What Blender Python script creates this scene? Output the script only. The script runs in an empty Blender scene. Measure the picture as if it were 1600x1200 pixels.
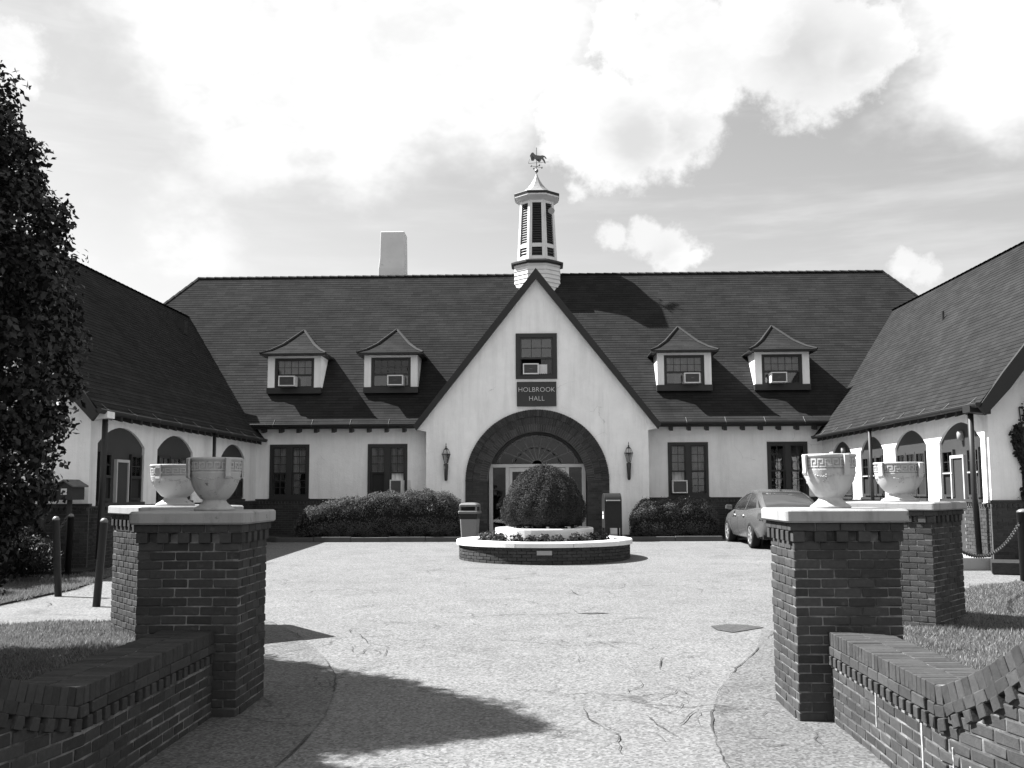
import bpy, bmesh, math, random
import numpy as np
from mathutils import Vector, Matrix
random.seed(7); RNG = np.random.default_rng(11)
PI = math.pi; rad = math.radians
sc = bpy.context.scene
COL = sc.collection

# ------------------------------------------------------------------ camera
cam = bpy.data.cameras.new('camera'); camo = bpy.data.objects.new('camera', cam); COL.objects.link(camo)
cam.sensor_fit = 'HORIZONTAL'; cam.sensor_width = 36.0; cam.lens = 36.0
cam.clip_start = 0.1; cam.clip_end = 2000
camo.matrix_world = (Matrix.Translation((0, 0, 1.72)) @ Matrix.Rotation(rad(1.75), 4, 'Z')
                     @ Matrix.Rotation(PI / 2 + rad(5.95), 4, 'X') @ Matrix.Rotation(rad(-0.25), 4, 'Z'))
sc.camera = camo

# ------------------------------------------------------------------ exposure
sc.view_settings.view_transform = 'Standard'; sc.view_settings.look = 'None'
sc.view_settings.gamma = 1.0; sc.view_settings.exposure = 1.9; sc.view_settings.use_curve_mapping = False
sc.render.engine = 'CYCLES'
sc.cycles.max_bounces = 6; sc.cycles.transparent_max_bounces = 8

# ------------------------------------------------------------------ sun and sky
LDIR = Vector((0.80, -0.20, -1.0)).normalized()          # the way the sunlight travels
ELEV = math.asin(-LDIR.z)
sun = bpy.data.lights.new('sun', 'SUN'); sun.energy = 5.0; sun.angle = rad(0.5); sun.color = (1, 1, 1)
suno = bpy.data.objects.new('sun', sun); COL.objects.link(suno)
suno.rotation_euler = LDIR.to_track_quat('-Z', 'Y').to_euler(); suno.location = (-30, 8, 45)

w = bpy.data.worlds.new('World'); sc.world = w; w.use_nodes = True
nt = w.node_tree; N = nt.nodes; Lk = nt.links
for n in list(N): N.remove(n)
def wn(t, **k):
    n = N.new(t)
    for a, b in k.items(): setattr(n, a, b)
    return n
def wmath(op, a, b=None, c=None, clamp=False):
    n = wn('ShaderNodeMath', operation=op); n.use_clamp = clamp
    for i, x in enumerate((a, b, c)):
        if x is None: continue
        if isinstance(x, (int, float)): n.inputs[i].default_value = x
        else: Lk.new(x, n.inputs[i])
    return n.outputs[0]
def wss(x, lo, hi):
    n = wn('ShaderNodeMapRange', interpolation_type='SMOOTHSTEP'); Lk.new(x, n.inputs[0])
    n.inputs[1].default_value = lo; n.inputs[2].default_value = hi
    return n.outputs[0]
sky = wn('ShaderNodeTexSky', sky_type='NISHITA'); sky.sun_disc = False
sky.sun_elevation = ELEV; sky.sun_rotation = math.atan2(-LDIR.x, -LDIR.y)
sky.air_density = 1.0; sky.dust_density = 1.5; sky.altitude = 50
bw = wn('ShaderNodeRGBToBW'); Lk.new(sky.outputs[0], bw.inputs[0])
tc = wn('ShaderNodeTexCoord'); D = tc.outputs['Generated']
def wnoise(scale, detail, rough, zs=1.0, off=0.0):
    m = wn('ShaderNodeMapping'); Lk.new(D, m.inputs[0])
    m.inputs['Scale'].default_value = (1, 1, zs); m.inputs['Location'].default_value = (off, off * .7, off * .3)
    n = wn('ShaderNodeTexNoise'); Lk.new(m.outputs[0], n.inputs[0])
    n.inputs['Scale'].default_value = scale; n.inputs['Detail'].default_value = detail; n.inputs['Roughness'].default_value = rough
    return n.outputs[0]
n_big = wnoise(2.6, 4, .55, 2.6, 3.1)
n_mid = wnoise(7.0, 5, .60, 1.6, 1.7)
n_fin = wnoise(16.0, 6, .62, 1.2, 5.3)
n_edge = wmath('MULTIPLY_ADD', wnoise(42.0, 5, .62, 1.0, 2.2), .42, wmath('MULTIPLY', n_fin, .60))
n_str = wnoise(3.0, 5, .6, 7.0, 8.8)
def pixdir(px, py):                                        # a direction in the sky, from the bearing it is seen at
    v = Vector(((px - 800) / 1600, -(py - 600) / 1600, -1)).normalized()
    return (camo.matrix_world.to_3x3() @ v).normalized()
def puff(px, py, r, warp=.055, soft=.012, nz=None):
    d = wn('ShaderNodeVectorMath', operation='DISTANCE'); Lk.new(D, d.inputs[0]); d.inputs[1].default_value = pixdir(px, py)
    x = wmath('SUBTRACT', r / 1600, d.outputs['Value'])
    a = wmath('MULTIPLY_ADD', nz if nz is not None else n_edge, warp * 2, -warp)
    return wss(wmath('ADD', x, a), -soft, soft)
def wmax(lst):
    o = lst[0]
    for x in lst[1:]: o = wmath('MAXIMUM', o, x)
    return o
hard = wmax([puff(*p) for p in ((960, 52, 62), (1060, 70, 100), (930, 185, 84), (1030, 200, 84), (985, 262, 36), (1125, 120, 50),
                                (1200, 50, 95), (1290, 95, 85), (1365, 55, 52), (1230, 130, 40), (18, 85, 46))]
            + [puff(*p, .034, .006) for p in ((1012, 372, 34), (1048, 392, 40), (1086, 400, 20), (962, 366, 17), (1418, 410, 22), (1450, 425, 26), (900, 295, 9))])
softm = wmax([puff(*p, .10, .055, n_mid) for p in ((430, 105, 150), (560, 125, 150), (700, 105, 150), (330, 35, 130), (820, 60, 95), (640, -50, 200), (1580, 60, 130), (1490, -20, 110), (250, 380, 60))])
veil = wmath('MULTIPLY', wss(n_str, .44, .70), .38)
allover = wmath('MULTIPLY', wss(n_big, .36, .52), .97)     # clouds over the rest of the sky
side = wn('ShaderNodeVectorMath', operation='DISTANCE'); Lk.new(D, side.inputs[0]); side.inputs[1].default_value = pixdir(800, 300)
allover = wmath('MULTIPLY', allover, wss(side.outputs['Value'], .50, .78))
cov = wmath('MAXIMUM', wmath('MAXIMUM', hard, softm), wmath('MAXIMUM', veil, allover))
# cloud brightness: white, with greyer bellies
belly = wmax([puff(*p, .05, .03, n_mid) for p in ((1000, 215, 52), (1060, 215, 34), (1260, 85, 62), (1330, 95, 40), (1040, 400, 14))])
grey = wmath('MAXIMUM', wmath('MULTIPLY', belly, .85), wss(n_mid, .60, .40))
grey = wmath('MULTIPLY', grey, wmath('MULTIPLY_ADD', belly, .6, .4))
cloudv = wmath('MULTIPLY_ADD', grey, -1.05, 2.95)
SKYK = 0.55
skyv = wmath('MULTIPLY', bw.outputs[0], SKYK)
mixv = wn('ShaderNodeMix', data_type='FLOAT'); Lk.new(cov, mixv.inputs[0]); Lk.new(skyv, mixv.inputs[2]); Lk.new(cloudv, mixv.inputs[3])
comb = wn('ShaderNodeCombineColor')
for i in range(3): Lk.new(mixv.outputs[0], comb.inputs[i])
bg = wn('ShaderNodeBackground'); bg.inputs[1].default_value = 0.1; Lk.new(comb.outputs[0], bg.inputs[0])
wo = wn('ShaderNodeOutputWorld'); Lk.new(bg.outputs[0], wo.inputs[0])

# ------------------------------------------------------------------ materials (the photograph is black and white: greys only)
class NT:
    def __init__(s, name):
        s.m = bpy.data.materials.new(name); s.m.use_nodes = True; s.t = s.m.node_tree
        s.b = s.t.nodes['Principled BSDF']; s.out = s.t.nodes['Material Output']
    def n(s, t, **k):
        n = s.t.nodes.new(t)
        for a, b in k.items(): setattr(n, a, b)
        return n
    def l(s, a, b): s.t.links.new(a, b)
    def math(s, op, a, b=None, c=None, clamp=False):
        n = s.n('ShaderNodeMath', operation=op); n.use_clamp = clamp
        for i, x in enumerate((a, b, c)):
            if x is None: continue
            if isinstance(x, (int, float)): n.inputs[i].default_value = x
            else: s.l(x, n.inputs[i])
        return n.outputs[0]
    def ss(s, x, lo, hi, a=0, b=1):
        n = s.n('ShaderNodeMapRange', interpolation_type='SMOOTHSTEP'); s.l(x, n.inputs[0])
        for i, v in enumerate((lo, hi, a, b)): n.inputs[i + 1].default_value = v
        return n.outputs[0]
    def pos(s, kind='pos'):
        if kind == 'pos': return s.n('ShaderNodeNewGeometry').outputs['Position']
        return s.n('ShaderNodeTexCoord').outputs[kind]
    def noise(s, v, scale, detail=4, rough=.55, sv=None):
        if sv:
            m = s.n('ShaderNodeMapping'); s.l(v, m.inputs[0]); m.inputs['Scale'].default_value = sv; v = m.outputs[0]
        n = s.n('ShaderNodeTexNoise'); s.l(v, n.inputs['Vector'])
        n.inputs['Scale'].default_value = scale; n.inputs['Detail'].default_value = detail; n.inputs['Roughness'].default_value = rough
        return n.outputs[0]
    def grey(s, v):
        c = s.n('ShaderNodeCombineColor')
        for i in range(3):
            if isinstance(v, (int, float)): c.inputs[i].default_value = v
            else: s.l(v, c.inputs[i])
        s.l(c.outputs[0], s.b.inputs['Base Color'])
    def bump(s, h, strength=.4, dist=.01):
        b = s.n('ShaderNodeBump'); b.inputs['Strength'].default_value = strength; b.inputs['Distance'].default_value = dist
        s.l(h, b.inputs['Height']); s.l(b.outputs[0], s.b.inputs['Normal'])
    def fin(s, rough=.8, spec=.3, metal=0):
        s.b.inputs['Roughness'].default_value = rough; s.b.inputs['Specular IOR Level'].default_value = spec
        s.b.inputs['Metallic'].default_value = metal
        return s.m
def m_plain(name, v, rough=.7, spec=.3, var=.25, scale=6, metal=0, bump=0):
    k = NT(name); p = k.pos(); n = k.noise(p, scale, 5, .6)
    k.grey(k.math('MULTIPLY', k.math('MULTIPLY_ADD', n, 2 * var, 1 - var), v))
    if bump: k.bump(k.noise(p, scale * 6, 4), bump, .01)
    return k.fin(rough, spec, metal)
def m_brick(name, v, var=.55):
    k = NT(name); p = k.pos()
    r = k.n('ShaderNodeObjectInfo').outputs['Random']; ri = k.n('ShaderNodeNewGeometry').outputs['Random Per Island']
    rr = k.math('FRACT', k.math('ADD', r, ri))
    n = k.noise(p, 30, 5, .65); n2 = k.noise(p, 3, 4, .6)
    a = k.math('MULTIPLY_ADD', rr, var, 1 - var * .5)
    b = k.math('MULTIPLY_ADD', n, .7, .65); c = k.math('MULTIPLY_ADD', n2, .5, .75)
    chalk = k.ss(k.noise(p, 9, 5, .7), .60, .74, 0, .05)
    k.grey(k.math('ADD', k.math('MULTIPLY', k.math('MULTIPLY', k.math('MULTIPLY', a, b), c), v), k.math('MULTIPLY', chalk, .6)))
    k.bump(k.noise(p, 90, 4, .7), .5, .006)
    return k.fin(.95, .04)
def m_stucco(name, v):
    k = NT(name); p = k.pos()
    big = k.noise(p, .55, 5, .6); streak = k.noise(p, 2.6, 6, .68, (1.6, 1.6, .16)); mott = k.noise(p, 2.2, 6, .7)
    g = k.math('MULTIPLY', k.math('MULTIPLY_ADD', big, .22, .89), k.math('MULTIPLY_ADD', k.ss(streak, .42, .70), -.11, 1.03))
    g = k.math('MULTIPLY', g, k.math('MULTIPLY_ADD', mott, .18, .91))
    spots = k.ss(k.noise(p, 5.5, 6, .7), .70, .80, 1, .72)
    wp = k.n('ShaderNodeTexNoise'); k.l(p, wp.inputs['Vector']); wp.inputs['Scale'].default_value = 2.0; wp.inputs['Detail'].default_value = 6
    va = k.n('ShaderNodeVectorMath', operation='MULTIPLY_ADD'); k.l(wp.outputs['Color'], va.inputs[0]); va.inputs[1].default_value = (.6, .6, .6); k.l(p, va.inputs[2])
    vo = k.n('ShaderNodeTexVoronoi', feature='DISTANCE_TO_EDGE'); k.l(va.outputs[0], vo.inputs['Vector']); vo.inputs['Scale'].default_value = .9
    crk = k.math('MULTIPLY', k.ss(vo.outputs['Distance'], .002, .009, 1, 0), k.ss(k.noise(p, .8, 3), .60, .66))
    k.grey(k.math('MULTIPLY', k.math('MULTIPLY', k.math('MULTIPLY', g, spots), k.math('MULTIPLY_ADD', crk, -.22, 1)), v))
    h = k.math('ADD', k.math('ADD', k.noise(p, 5, 6, .65), k.math('MULTIPLY', k.noise(p, 45, 4), .5)), k.math('MULTIPLY', crk, -.3)); k.bump(h, .5, .03)
    return k.fin(.95, .06)
def m_roof(name, v):
    k = NT(name); uv = k.n('ShaderNodeUVMap').outputs[0]
    sx = k.n('ShaderNodeSeparateXYZ'); k.l(uv, sx.inputs[0]); u, vv = sx.outputs[0], sx.outputs[1]
    row = k.math('FLOOR', vv)
    roff = k.n('ShaderNodeTexWhiteNoise', noise_dimensions='1D'); k.l(row, roff.inputs['W'])
    ut = k.math('ADD', k.math('MULTIPLY', u, 3.1), k.math('MULTIPLY', roff.outputs[0], 7.0))
    tab = k.math('FLOOR', ut)
    cv = k.n('ShaderNodeCombineXYZ'); k.l(tab, cv.inputs[0]); k.l(row, cv.inputs[1])
    wnz = k.n('ShaderNodeTexWhiteNoise', noise_dimensions='2D'); k.l(cv.outputs[0], wnz.inputs['Vector'])
    p = k.pos()
    big = k.noise(p, .42, 6, .62); mid = k.noise(p, 2.2, 5, .6, (1, 1, .5)); fin = k.noise(p, 40, 3)
    a = k.math('MULTIPLY_ADD', wnz.outputs[0], .28, .86); b = k.math('MULTIPLY_ADD', big, .8, .6); c = k.math('MULTIPLY_ADD', mid, .6, .7)
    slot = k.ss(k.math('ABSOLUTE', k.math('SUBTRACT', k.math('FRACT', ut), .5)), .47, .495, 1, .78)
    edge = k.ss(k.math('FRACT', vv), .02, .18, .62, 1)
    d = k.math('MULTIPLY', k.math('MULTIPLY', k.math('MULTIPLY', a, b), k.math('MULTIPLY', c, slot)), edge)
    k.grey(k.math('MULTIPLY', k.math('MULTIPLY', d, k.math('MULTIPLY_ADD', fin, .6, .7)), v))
    k.bump(fin, .4, .006)
    return k.fin(1.0, .03)
def m_asphalt(name, v, crack=1.0, speck=1.0):
    k = NT(name); p = k.pos()
    warp = k.n('ShaderNodeTexNoise'); k.l(p, warp.inputs['Vector']); warp.inputs['Scale'].default_value = 1.7; warp.inputs['Detail'].default_value = 6
    va = k.n('ShaderNodeVectorMath', operation='MULTIPLY_ADD'); k.l(warp.outputs['Color'], va.inputs[0]); va.inputs[1].default_value = (.85, .85, 0); k.l(p, va.inputs[2])
    def vor(scale):
        vo = k.n('ShaderNodeTexVoronoi', feature='DISTANCE_TO_EDGE'); k.l(va.outputs[0], vo.inputs['Vector']); vo.inputs['Scale'].default_value = scale
        return vo.outputs['Distance']
    big = k.noise(p, .25, 5, .6); m1 = k.ss(k.noise(p, .33, 4, .6), .50, .60); m2 = k.ss(k.noise(p, .8, 4, .6, (1, 1.3, 1)), .53, .62)
    c1 = k.math('MULTIPLY', k.ss(vor(.55), .004, .014, 1, 0), m1); c2 = k.math('MULTIPLY', k.ss(vor(2.3), .008, .03, .8, 0), m2)
    cr = k.math('MULTIPLY', k.math('MAXIMUM', c1, c2), .38 * crack)
    vs = k.n('ShaderNodeTexVoronoi'); k.l(p, vs.inputs['Vector']); vs.inputs['Scale'].default_value = 52
    sb = k.n('ShaderNodeRGBToBW'); k.l(vs.outputs['Color'], sb.inputs[0])
    sp = k.math('MULTIPLY_ADD', sb.outputs[0], 1.05 * speck, 1 - .525 * speck)
    fn = k.math('MULTIPLY_ADD', k.noise(p, 24, 5, .75), 1.1 * speck, 1 - .55 * speck)
    g = k.math('MULTIPLY', k.math('MULTIPLY_ADD', big, .36, .82), k.math('MULTIPLY_ADD', k.noise(p, 1.4, 6, .7), .56, .72))
    st = k.math('MULTIPLY', k.ss(k.noise(p, .6, 5, .7), .58, .72, 1, .76), k.ss(k.noise(p, 3.1, 4, .6), .70, .78, 1, .70))
    tot = k.math('MULTIPLY', k.math('MULTIPLY', k.math('MULTIPLY', sp, fn), k.math('MULTIPLY', g, st)), v)
    k.grey(k.math('MULTIPLY', tot, k.math('SUBTRACT', 1, cr)))
    h = k.math('SUBTRACT', k.math('MULTIPLY', sb.outputs[0], .3), k.math('MULTIPLY', cr, 3)); k.bump(h, .5, .012)
    return k.fin(.9, .2)
def m_leaf(name, v, var=.8, trans=.25, rough=.5, spec=.4):
    k = NT(name); ri = k.n('ShaderNodeNewGeometry').outputs['Random Per Island']
    n = k.noise(k.pos(), 2.5, 4, .6)
    k.grey(k.math('MULTIPLY', k.math('MULTIPLY', k.math('MULTIPLY_ADD', ri, var, 1 - var / 2), k.math('MULTIPLY_ADD', n, .8, .6)), v))
    k.fin(rough, spec)
    t = k.n('ShaderNodeBsdfTranslucent'); t.inputs[0].default_value = (v * 1.3,) * 3 + (1,)
    mx = k.n('ShaderNodeMixShader'); mx.inputs[0].default_value = trans
    k.l(k.b.outputs[0], mx.inputs[1]); k.l(t.outputs[0], mx.inputs[2]); k.l(mx.outputs[0], k.out.inputs[0])
    return k.m
def m_glass(name, tint=.75, extra=.0):
    k = NT(name); k.t.nodes.remove(k.b)
    fr = k.n('ShaderNodeFresnel'); fr.inputs[0].default_value = 1.5
    tr = k.n('ShaderNodeBsdfTransparent'); tr.inputs[0].default_value = (tint,) * 3 + (1,)
    gl = k.n('ShaderNodeBsdfGlossy'); gl.inputs['Roughness'].default_value = .015
    mx = k.n('ShaderNodeMixShader'); k.l(k.math('ADD', fr.outputs[0], extra), mx.inputs[0])
    nb = k.noise(k.pos(), 1.3, 2); b = k.n('ShaderNodeBump'); b.inputs['Strength'].default_value = .12; b.inputs['Distance'].default_value = .03
    k.l(nb, b.inputs['Height']); k.l(b.outputs[0], gl.inputs['Normal'])
    k.l(tr.outputs[0], mx.inputs[1]); k.l(gl.outputs[0], mx.inputs[2]); k.l(mx.outputs[0], k.out.inputs[0])
    return k.m
def m_weathered(name, v, dirt=.5, scale=7):                # painted concrete with dark lichen spots and run-off
    k = NT(name); p = k.pos()
    sp = k.ss(k.noise(p, scale * 2.2, 6, .7), .60, .72, 1, 1 - dirt); run = k.ss(k.noise(p, scale, 5, .65, (1, 1, .25)), .5, .75, 1, 1 - dirt * .5)
    g = k.math('MULTIPLY_ADD', k.noise(p, 2, 4), .3, .85)
    k.grey(k.math('MULTIPLY', k.math('MULTIPLY', sp, run), k.math('MULTIPLY', g, v)))
    k.bump(k.noise(p, 60, 4, .7), .35, .008)
    return k.fin(.85, .2)

M = {}
M['stucco'] = m_stucco('stucco', .78)
M['brick'] = m_brick('brick', .049, .42)
M['brick_arch'] = m_brick('brick_arch', .05)
def m_mortar(name, v):
    k = NT(name); p = k.pos(); a = k.noise(p, 26, 4); b = k.ss(k.noise(p, 3.2, 5, .65), .36, .66, .35, 1.25)
    k.grey(k.math('MULTIPLY', k.math('MULTIPLY', k.math('MULTIPLY_ADD', a, .9, .55), b), v)); k.bump(k.noise(p, 120, 4), .5, .006)
    return k.fin(.95, .03)
M['mortar'] = m_mortar('mortar', .165)
M['smear'] = m_plain('mortar_smear', .34, .95, .05, .6, 22, bump=.6)
M['arch_mortar'] = m_plain('arch_mortar', .11, .95, .1, .35, 25)
M['mortar_dark'] = m_plain('mortar_dark', .10, .95, .1, .4, 20, bump=.4)
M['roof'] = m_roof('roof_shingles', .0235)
M['trim'] = m_plain('dark_trim', .020, .5, .4, .3, 8)
M['fascia'] = m_plain('fascia_paint', .013, .55, .4, .3, 5)
M['white'] = m_plain('white_paint', .70, .5, .4, .12, 5)
M['offwhite'] = m_plain('offwhite_paint', .42, .55, .4, .15, 5)
M['panel'] = m_plain('panel_paint', .034, .55, .4, .2, 3)
M['asphalt'] = m_asphalt('asphalt', .118)
M['asphalt_old'] = m_asphalt('asphalt_old', .092, 1.35, 1.1)
M['asphalt_dark'] = m_asphalt('asphalt_patch', .05, .3, .8)
M['crack'] = m_plain('crack_fill', .05, .95, .1, .5, 12)
M['soil'] = m_plain('soil', .03, .95, .1, .5, 9, bump=.8)
M['earth'] = m_plain('lawn_earth', .04, .95, .1, .4, 5, bump=.8)
M['grass'] = m_leaf('grass_blades', .15, .9, .3, .6, .3)
M['hedge'] = m_leaf('hedge_leaf', .075, .9, .12, .7, .15)
M['yew'] = m_leaf('yew_leaf', .036, .8, .10, .7, .15)
M['shrub'] = m_leaf('shrub_leaf', .022, .9, .12, .65, .2)
M['treeleaf'] = m_leaf('tree_leaf', .020, .9, .16, .45, .3)
M['flower'] = m_leaf('flower_leaf', .04, 1.1, .2, .6, .2)
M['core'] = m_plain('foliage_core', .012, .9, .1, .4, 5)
M['bark'] = m_plain('bark', .05, .9, .1, .5, 9, bump=.8)
M['cap'] = m_weathered('cap_paint', .27, .6, 6)
M['urn'] = m_weathered('urn_concrete', .36, .6, 6)
M['concrete'] = m_weathered('concrete', .28, .3, 3)
M['kerb'] = m_weathered('kerb_stone', .07, .4, 4)
M['planterwhite'] = m_weathered('planter_white', .62, .22, 4)
M['glass'] = m_glass('window_glass', .72)
M['glass_refl'] = m_glass('window_glass_reflecting', .5, .06)
M['screen'] = m_plain('insect_screen', .022, .7, .2, .2, 10)
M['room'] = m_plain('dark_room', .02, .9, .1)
M['curtain'] = m_plain('curtain', .75, .9, .1, .35, 7)
M['acwhite'] = m_plain('ac_plastic', .65, .45, .4, .12, 9)
M['acgrille'] = m_plain('ac_grille', .12, .6, .3, .2, 30)
M['black'] = m_plain('black_iron', .018, .45, .5, .3, 12)
M['lantern_glass'] = m_glass('lantern_glass', .9)
M['signboard'] = m_plain('sign_board', .026, .5, .4, .2, 6)
M['letter'] = m_plain('sign_letter', .62, .5, .4, .12, 12)
M['metalroof'] = m_plain('metal_roof', .24, .45, .5, .3, 6, .3)
M['vane'] = m_plain('vane_metal', .10, .45, .5, .3, 15, .5)
M['siding'] = m_plain('cupola_siding', .62, .5, .4, .14, 4)
M['carpaint'] = m_plain('car_paint', .13, .20, .6, .04, 3, .45)
M['carglass'] = m_plain('car_glass', .045, .05, 1.0, .05, 3)
M['tyre'] = m_plain('tyre', .012, .8, .2)
M['rim'] = m_plain('wheel_rim', .55, .28, .6, .1, 8, .7)
M['lamp_red'] = m_plain('tail_lamp', .05, .12, .8, .3, 20)
M['chrome'] = m_plain('chrome', .6, .15, .6, .05, 5, .9)
M['bin'] = m_plain('bin_aggregate', .17, .8, .2, .3, 60, bump=.5)
M['binlid'] = m_plain('bin_lid', .12, .45, .5, .15, 10)
M['mailbox'] = m_plain('mailbox_paint', .016, .5, .2, .2, 8)
M['card'] = m_plain('white_card', .6, .7, .2, .1, 9)
M['houseb'] = m_plain('house_box_wood', .032, .7, .3, .3, 9)
M['houseroof'] = m_plain('house_box_roof', .10, .7, .3, .3, 9)
M['post'] = m_plain('post_paint', .02, .55, .4, .45, 10)
M['chain'] = m_plain('chain_metal', .06, .5, .5, .3, 20, .4)
M['doorpaint'] = m_plain('door_paint', .03, .5, .4, .2, 4)
M['chimney'] = m_weathered('chimney_render', .55, .35, 2)
M['lead'] = m_plain('hip_metal', .034, .9, .1, .35, 6)

# ------------------------------------------------------------------ helpers
def link(name, data=None, parent=None, loc=None, rz=0):
    o = bpy.data.objects.new(name, data); COL.objects.link(o)
    if parent: o.parent = parent
    if loc is not None: o.location = loc
    if rz: o.rotation_euler = (0, 0, rz)
    return o
def tag(o, label, cat, group=None):
    o['label'] = label; o['category'] = cat
    if group: o['group'] = group
    return o
def thing(name, label, cat, loc=(0, 0, 0), rz=0, group=None):
    return tag(link(name, None, None, loc, rz), label, cat, group)
def struct(o): o['kind'] = 'structure'; return o
def stuff(o): o['kind'] = 'stuff'; return o
def gz(Y): return 0.0 if Y < 10 else min(.30, .30 * (Y - 10) / 20)
def smooth(me, ang=None):
    for p in me.polygons: p.use_smooth = True
class MB:
    def __init__(s, T=None): s.V = []; s.F = []; s.T = T
    def add(s, vs, fs):
        b = len(s.V)
        s.V += [tuple(s.T(*p)) if s.T else tuple(p) for p in vs]
        s.F += [tuple(i + b for i in f) for f in fs]; return s
    def box(s, a0, a1, b0, b1, c0, c1):
        return s.add([(a0, b0, c0), (a1, b0, c0), (a1, b1, c0), (a0, b1, c0), (a0, b0, c1), (a1, b0, c1), (a1, b1, c1), (a0, b1, c1)],
                     [(0, 3, 2, 1), (4, 5, 6, 7), (0, 1, 5, 4), (1, 2, 6, 5), (2, 3, 7, 6), (3, 0, 4, 7)])
    def hexa(s, p8): return s.add(p8, [(0, 3, 2, 1), (4, 5, 6, 7), (0, 1, 5, 4), (1, 2, 6, 5), (2, 3, 7, 6), (3, 0, 4, 7)])
    def prism(s, A, B):                                     # two matching outlines
        n = len(A)
        return s.add(list(A) + list(B), [tuple(range(n - 1, -1, -1)), tuple(range(n, 2 * n))] + [(i, (i + 1) % n, n + (i + 1) % n, n + i) for i in range(n)])
    def rings(s, R, cap0=True, cap1=True):
        n = len(R[0]); vs = [p for r in R for p in r]; fs = []
        for k in range(len(R) - 1):
            for i in range(n): fs.append((k * n + i, k * n + (i + 1) % n, (k + 1) * n + (i + 1) % n, (k + 1) * n + i))
        if cap0: fs.append(tuple(range(n - 1, -1, -1)))
        if cap1: fs.append(tuple((len(R) - 1) * n + i for i in range(n)))
        return s.add(vs, fs)
    def lathe(s, prof, n=24, c=(0, 0), a0=0.0):
        return s.rings([[(c[0] + r * math.cos(a0 + 2 * PI * i / n), c[1] + r * math.sin(a0 + 2 * PI * i / n), z) for i in range(n)] for r, z in prof])
    def tube(s, path, r, n=8):
        P = [Vector(p) for p in path]; R = []
        for i, p in enumerate(P):
            t = (P[min(i + 1, len(P) - 1)] - P[max(i - 1, 0)]).normalized()
            a = t.cross(Vector((0, 0, 1)) if abs(t.z) < .95 else Vector((1, 0, 0))).normalized(); b = t.cross(a)
            rr = r[i] if isinstance(r, (list, tuple)) else r
            R.append([tuple(p + (a * math.cos(2 * PI * k / n) + b * math.sin(2 * PI * k / n)) * rr) for k in range(n)])
        return s.rings(R)
    def build(s, name, mat, parent=None, loc=None, sm=False, bevel=0, rz=0, fix=True):
        me = bpy.data.meshes.new(name); me.from_pydata(s.V, [], s.F)
        if fix:
            bm = bmesh.new(); bm.from_mesh(me); bmesh.ops.recalc_face_normals(bm, faces=bm.faces); bm.to_mesh(me); bm.free()
        me.materials.append(M[mat] if isinstance(mat, str) else mat)
        if sm: smooth(me)
        o = link(name, me, parent, loc, rz)
        if bevel:
            b = o.modifiers.new('bevel', 'BEVEL'); b.width = bevel; b.segments = 2; b.limit_method = 'ANGLE'; b.angle_limit = rad(40)
        return o
def npmesh(name, V, F, mat, parent=None):
    me = bpy.data.meshes.new(name); V = np.asarray(V, np.float32); F = np.asarray(F, np.int32)
    me.vertices.add(len(V)); me.vertices.foreach_set('co', V.ravel())
    k = F.shape[1]; me.loops.add(F.size); me.loops.foreach_set('vertex_index', F.ravel())
    me.polygons.add(len(F)); me.polygons.foreach_set('loop_start', np.arange(0, F.size, k, dtype=np.int32))
    me.update(calc_edges=True); me.materials.append(M[mat]); return link(name, me, parent)
def unit(a): return a / np.maximum(np.linalg.norm(a, axis=1, keepdims=True), 1e-6)
def leaves(name, C, Nn, size, mat, parent=None, tilt=.8, slim=.55, kindstuff=True):
    n = len(C); nn = unit(Nn + RNG.normal(0, tilt, (n, 3)))
    a = unit(np.cross(nn, RNG.normal(0, 1, (n, 3)))); b = np.cross(nn, a)
    s = (size * RNG.uniform(.6, 1.35, n))[:, None]
    V = np.stack([C - a * s, C + b * s * slim + nn * s * .18, C + a * s, C - b * s * slim + nn * s * .18], 1).reshape(-1, 3)
    F = np.arange(n * 4).reshape(n, 4)
    o = npmesh(name, V, F, mat, parent)
    if kindstuff and parent is not None: o['kind'] = 'stuff'
    return o
def strips(path, wd, z, seed=0, jit=.35):                   # thin ragged ribbon on the ground
    r = random.Random(seed); P = []
    for i in range(len(path) - 1):
        (x0, y0), (x1, y1) = path[i], path[i + 1]; L = math.hypot(x1 - x0, y1 - y0); k = max(2, int(L / .10))
        for j in range(k): P.append((x0 + (x1 - x0) * j / k, y0 + (y1 - y0) * j / k))
    P.append(path[-1])
    P = [(x + r.uniform(-1, 1) * .012, y + r.uniform(-1, 1) * .018) for x, y in P]
    V = []; F = []
    for i, (x, y) in enumerate(P):
        x0, y0 = P[max(0, i - 1)]; x1, y1 = P[min(len(P) - 1, i + 1)]; l = math.hypot(x1 - x0, y1 - y0) or 1
        e = min(1, min(i, len(P) - 1 - i) / 3 + .15); h = wd * e * r.uniform(1 - jit * 1.6, 1 + jit) * max(.04, math.sin(i * .61 + seed) * .55 + math.sin(i * .23 + 2 * seed) * .55 + .35)
        nx, ny = -(y1 - y0) / l * h, (x1 - x0) / l * h
        V += [(x + nx, y + ny, gz(y) + z), (x - nx, y - ny, gz(y) + z)]
        if i: F.append((2 * i - 2, 2 * i - 1, 2 * i + 1, 2 * i))
    return V, F

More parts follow.
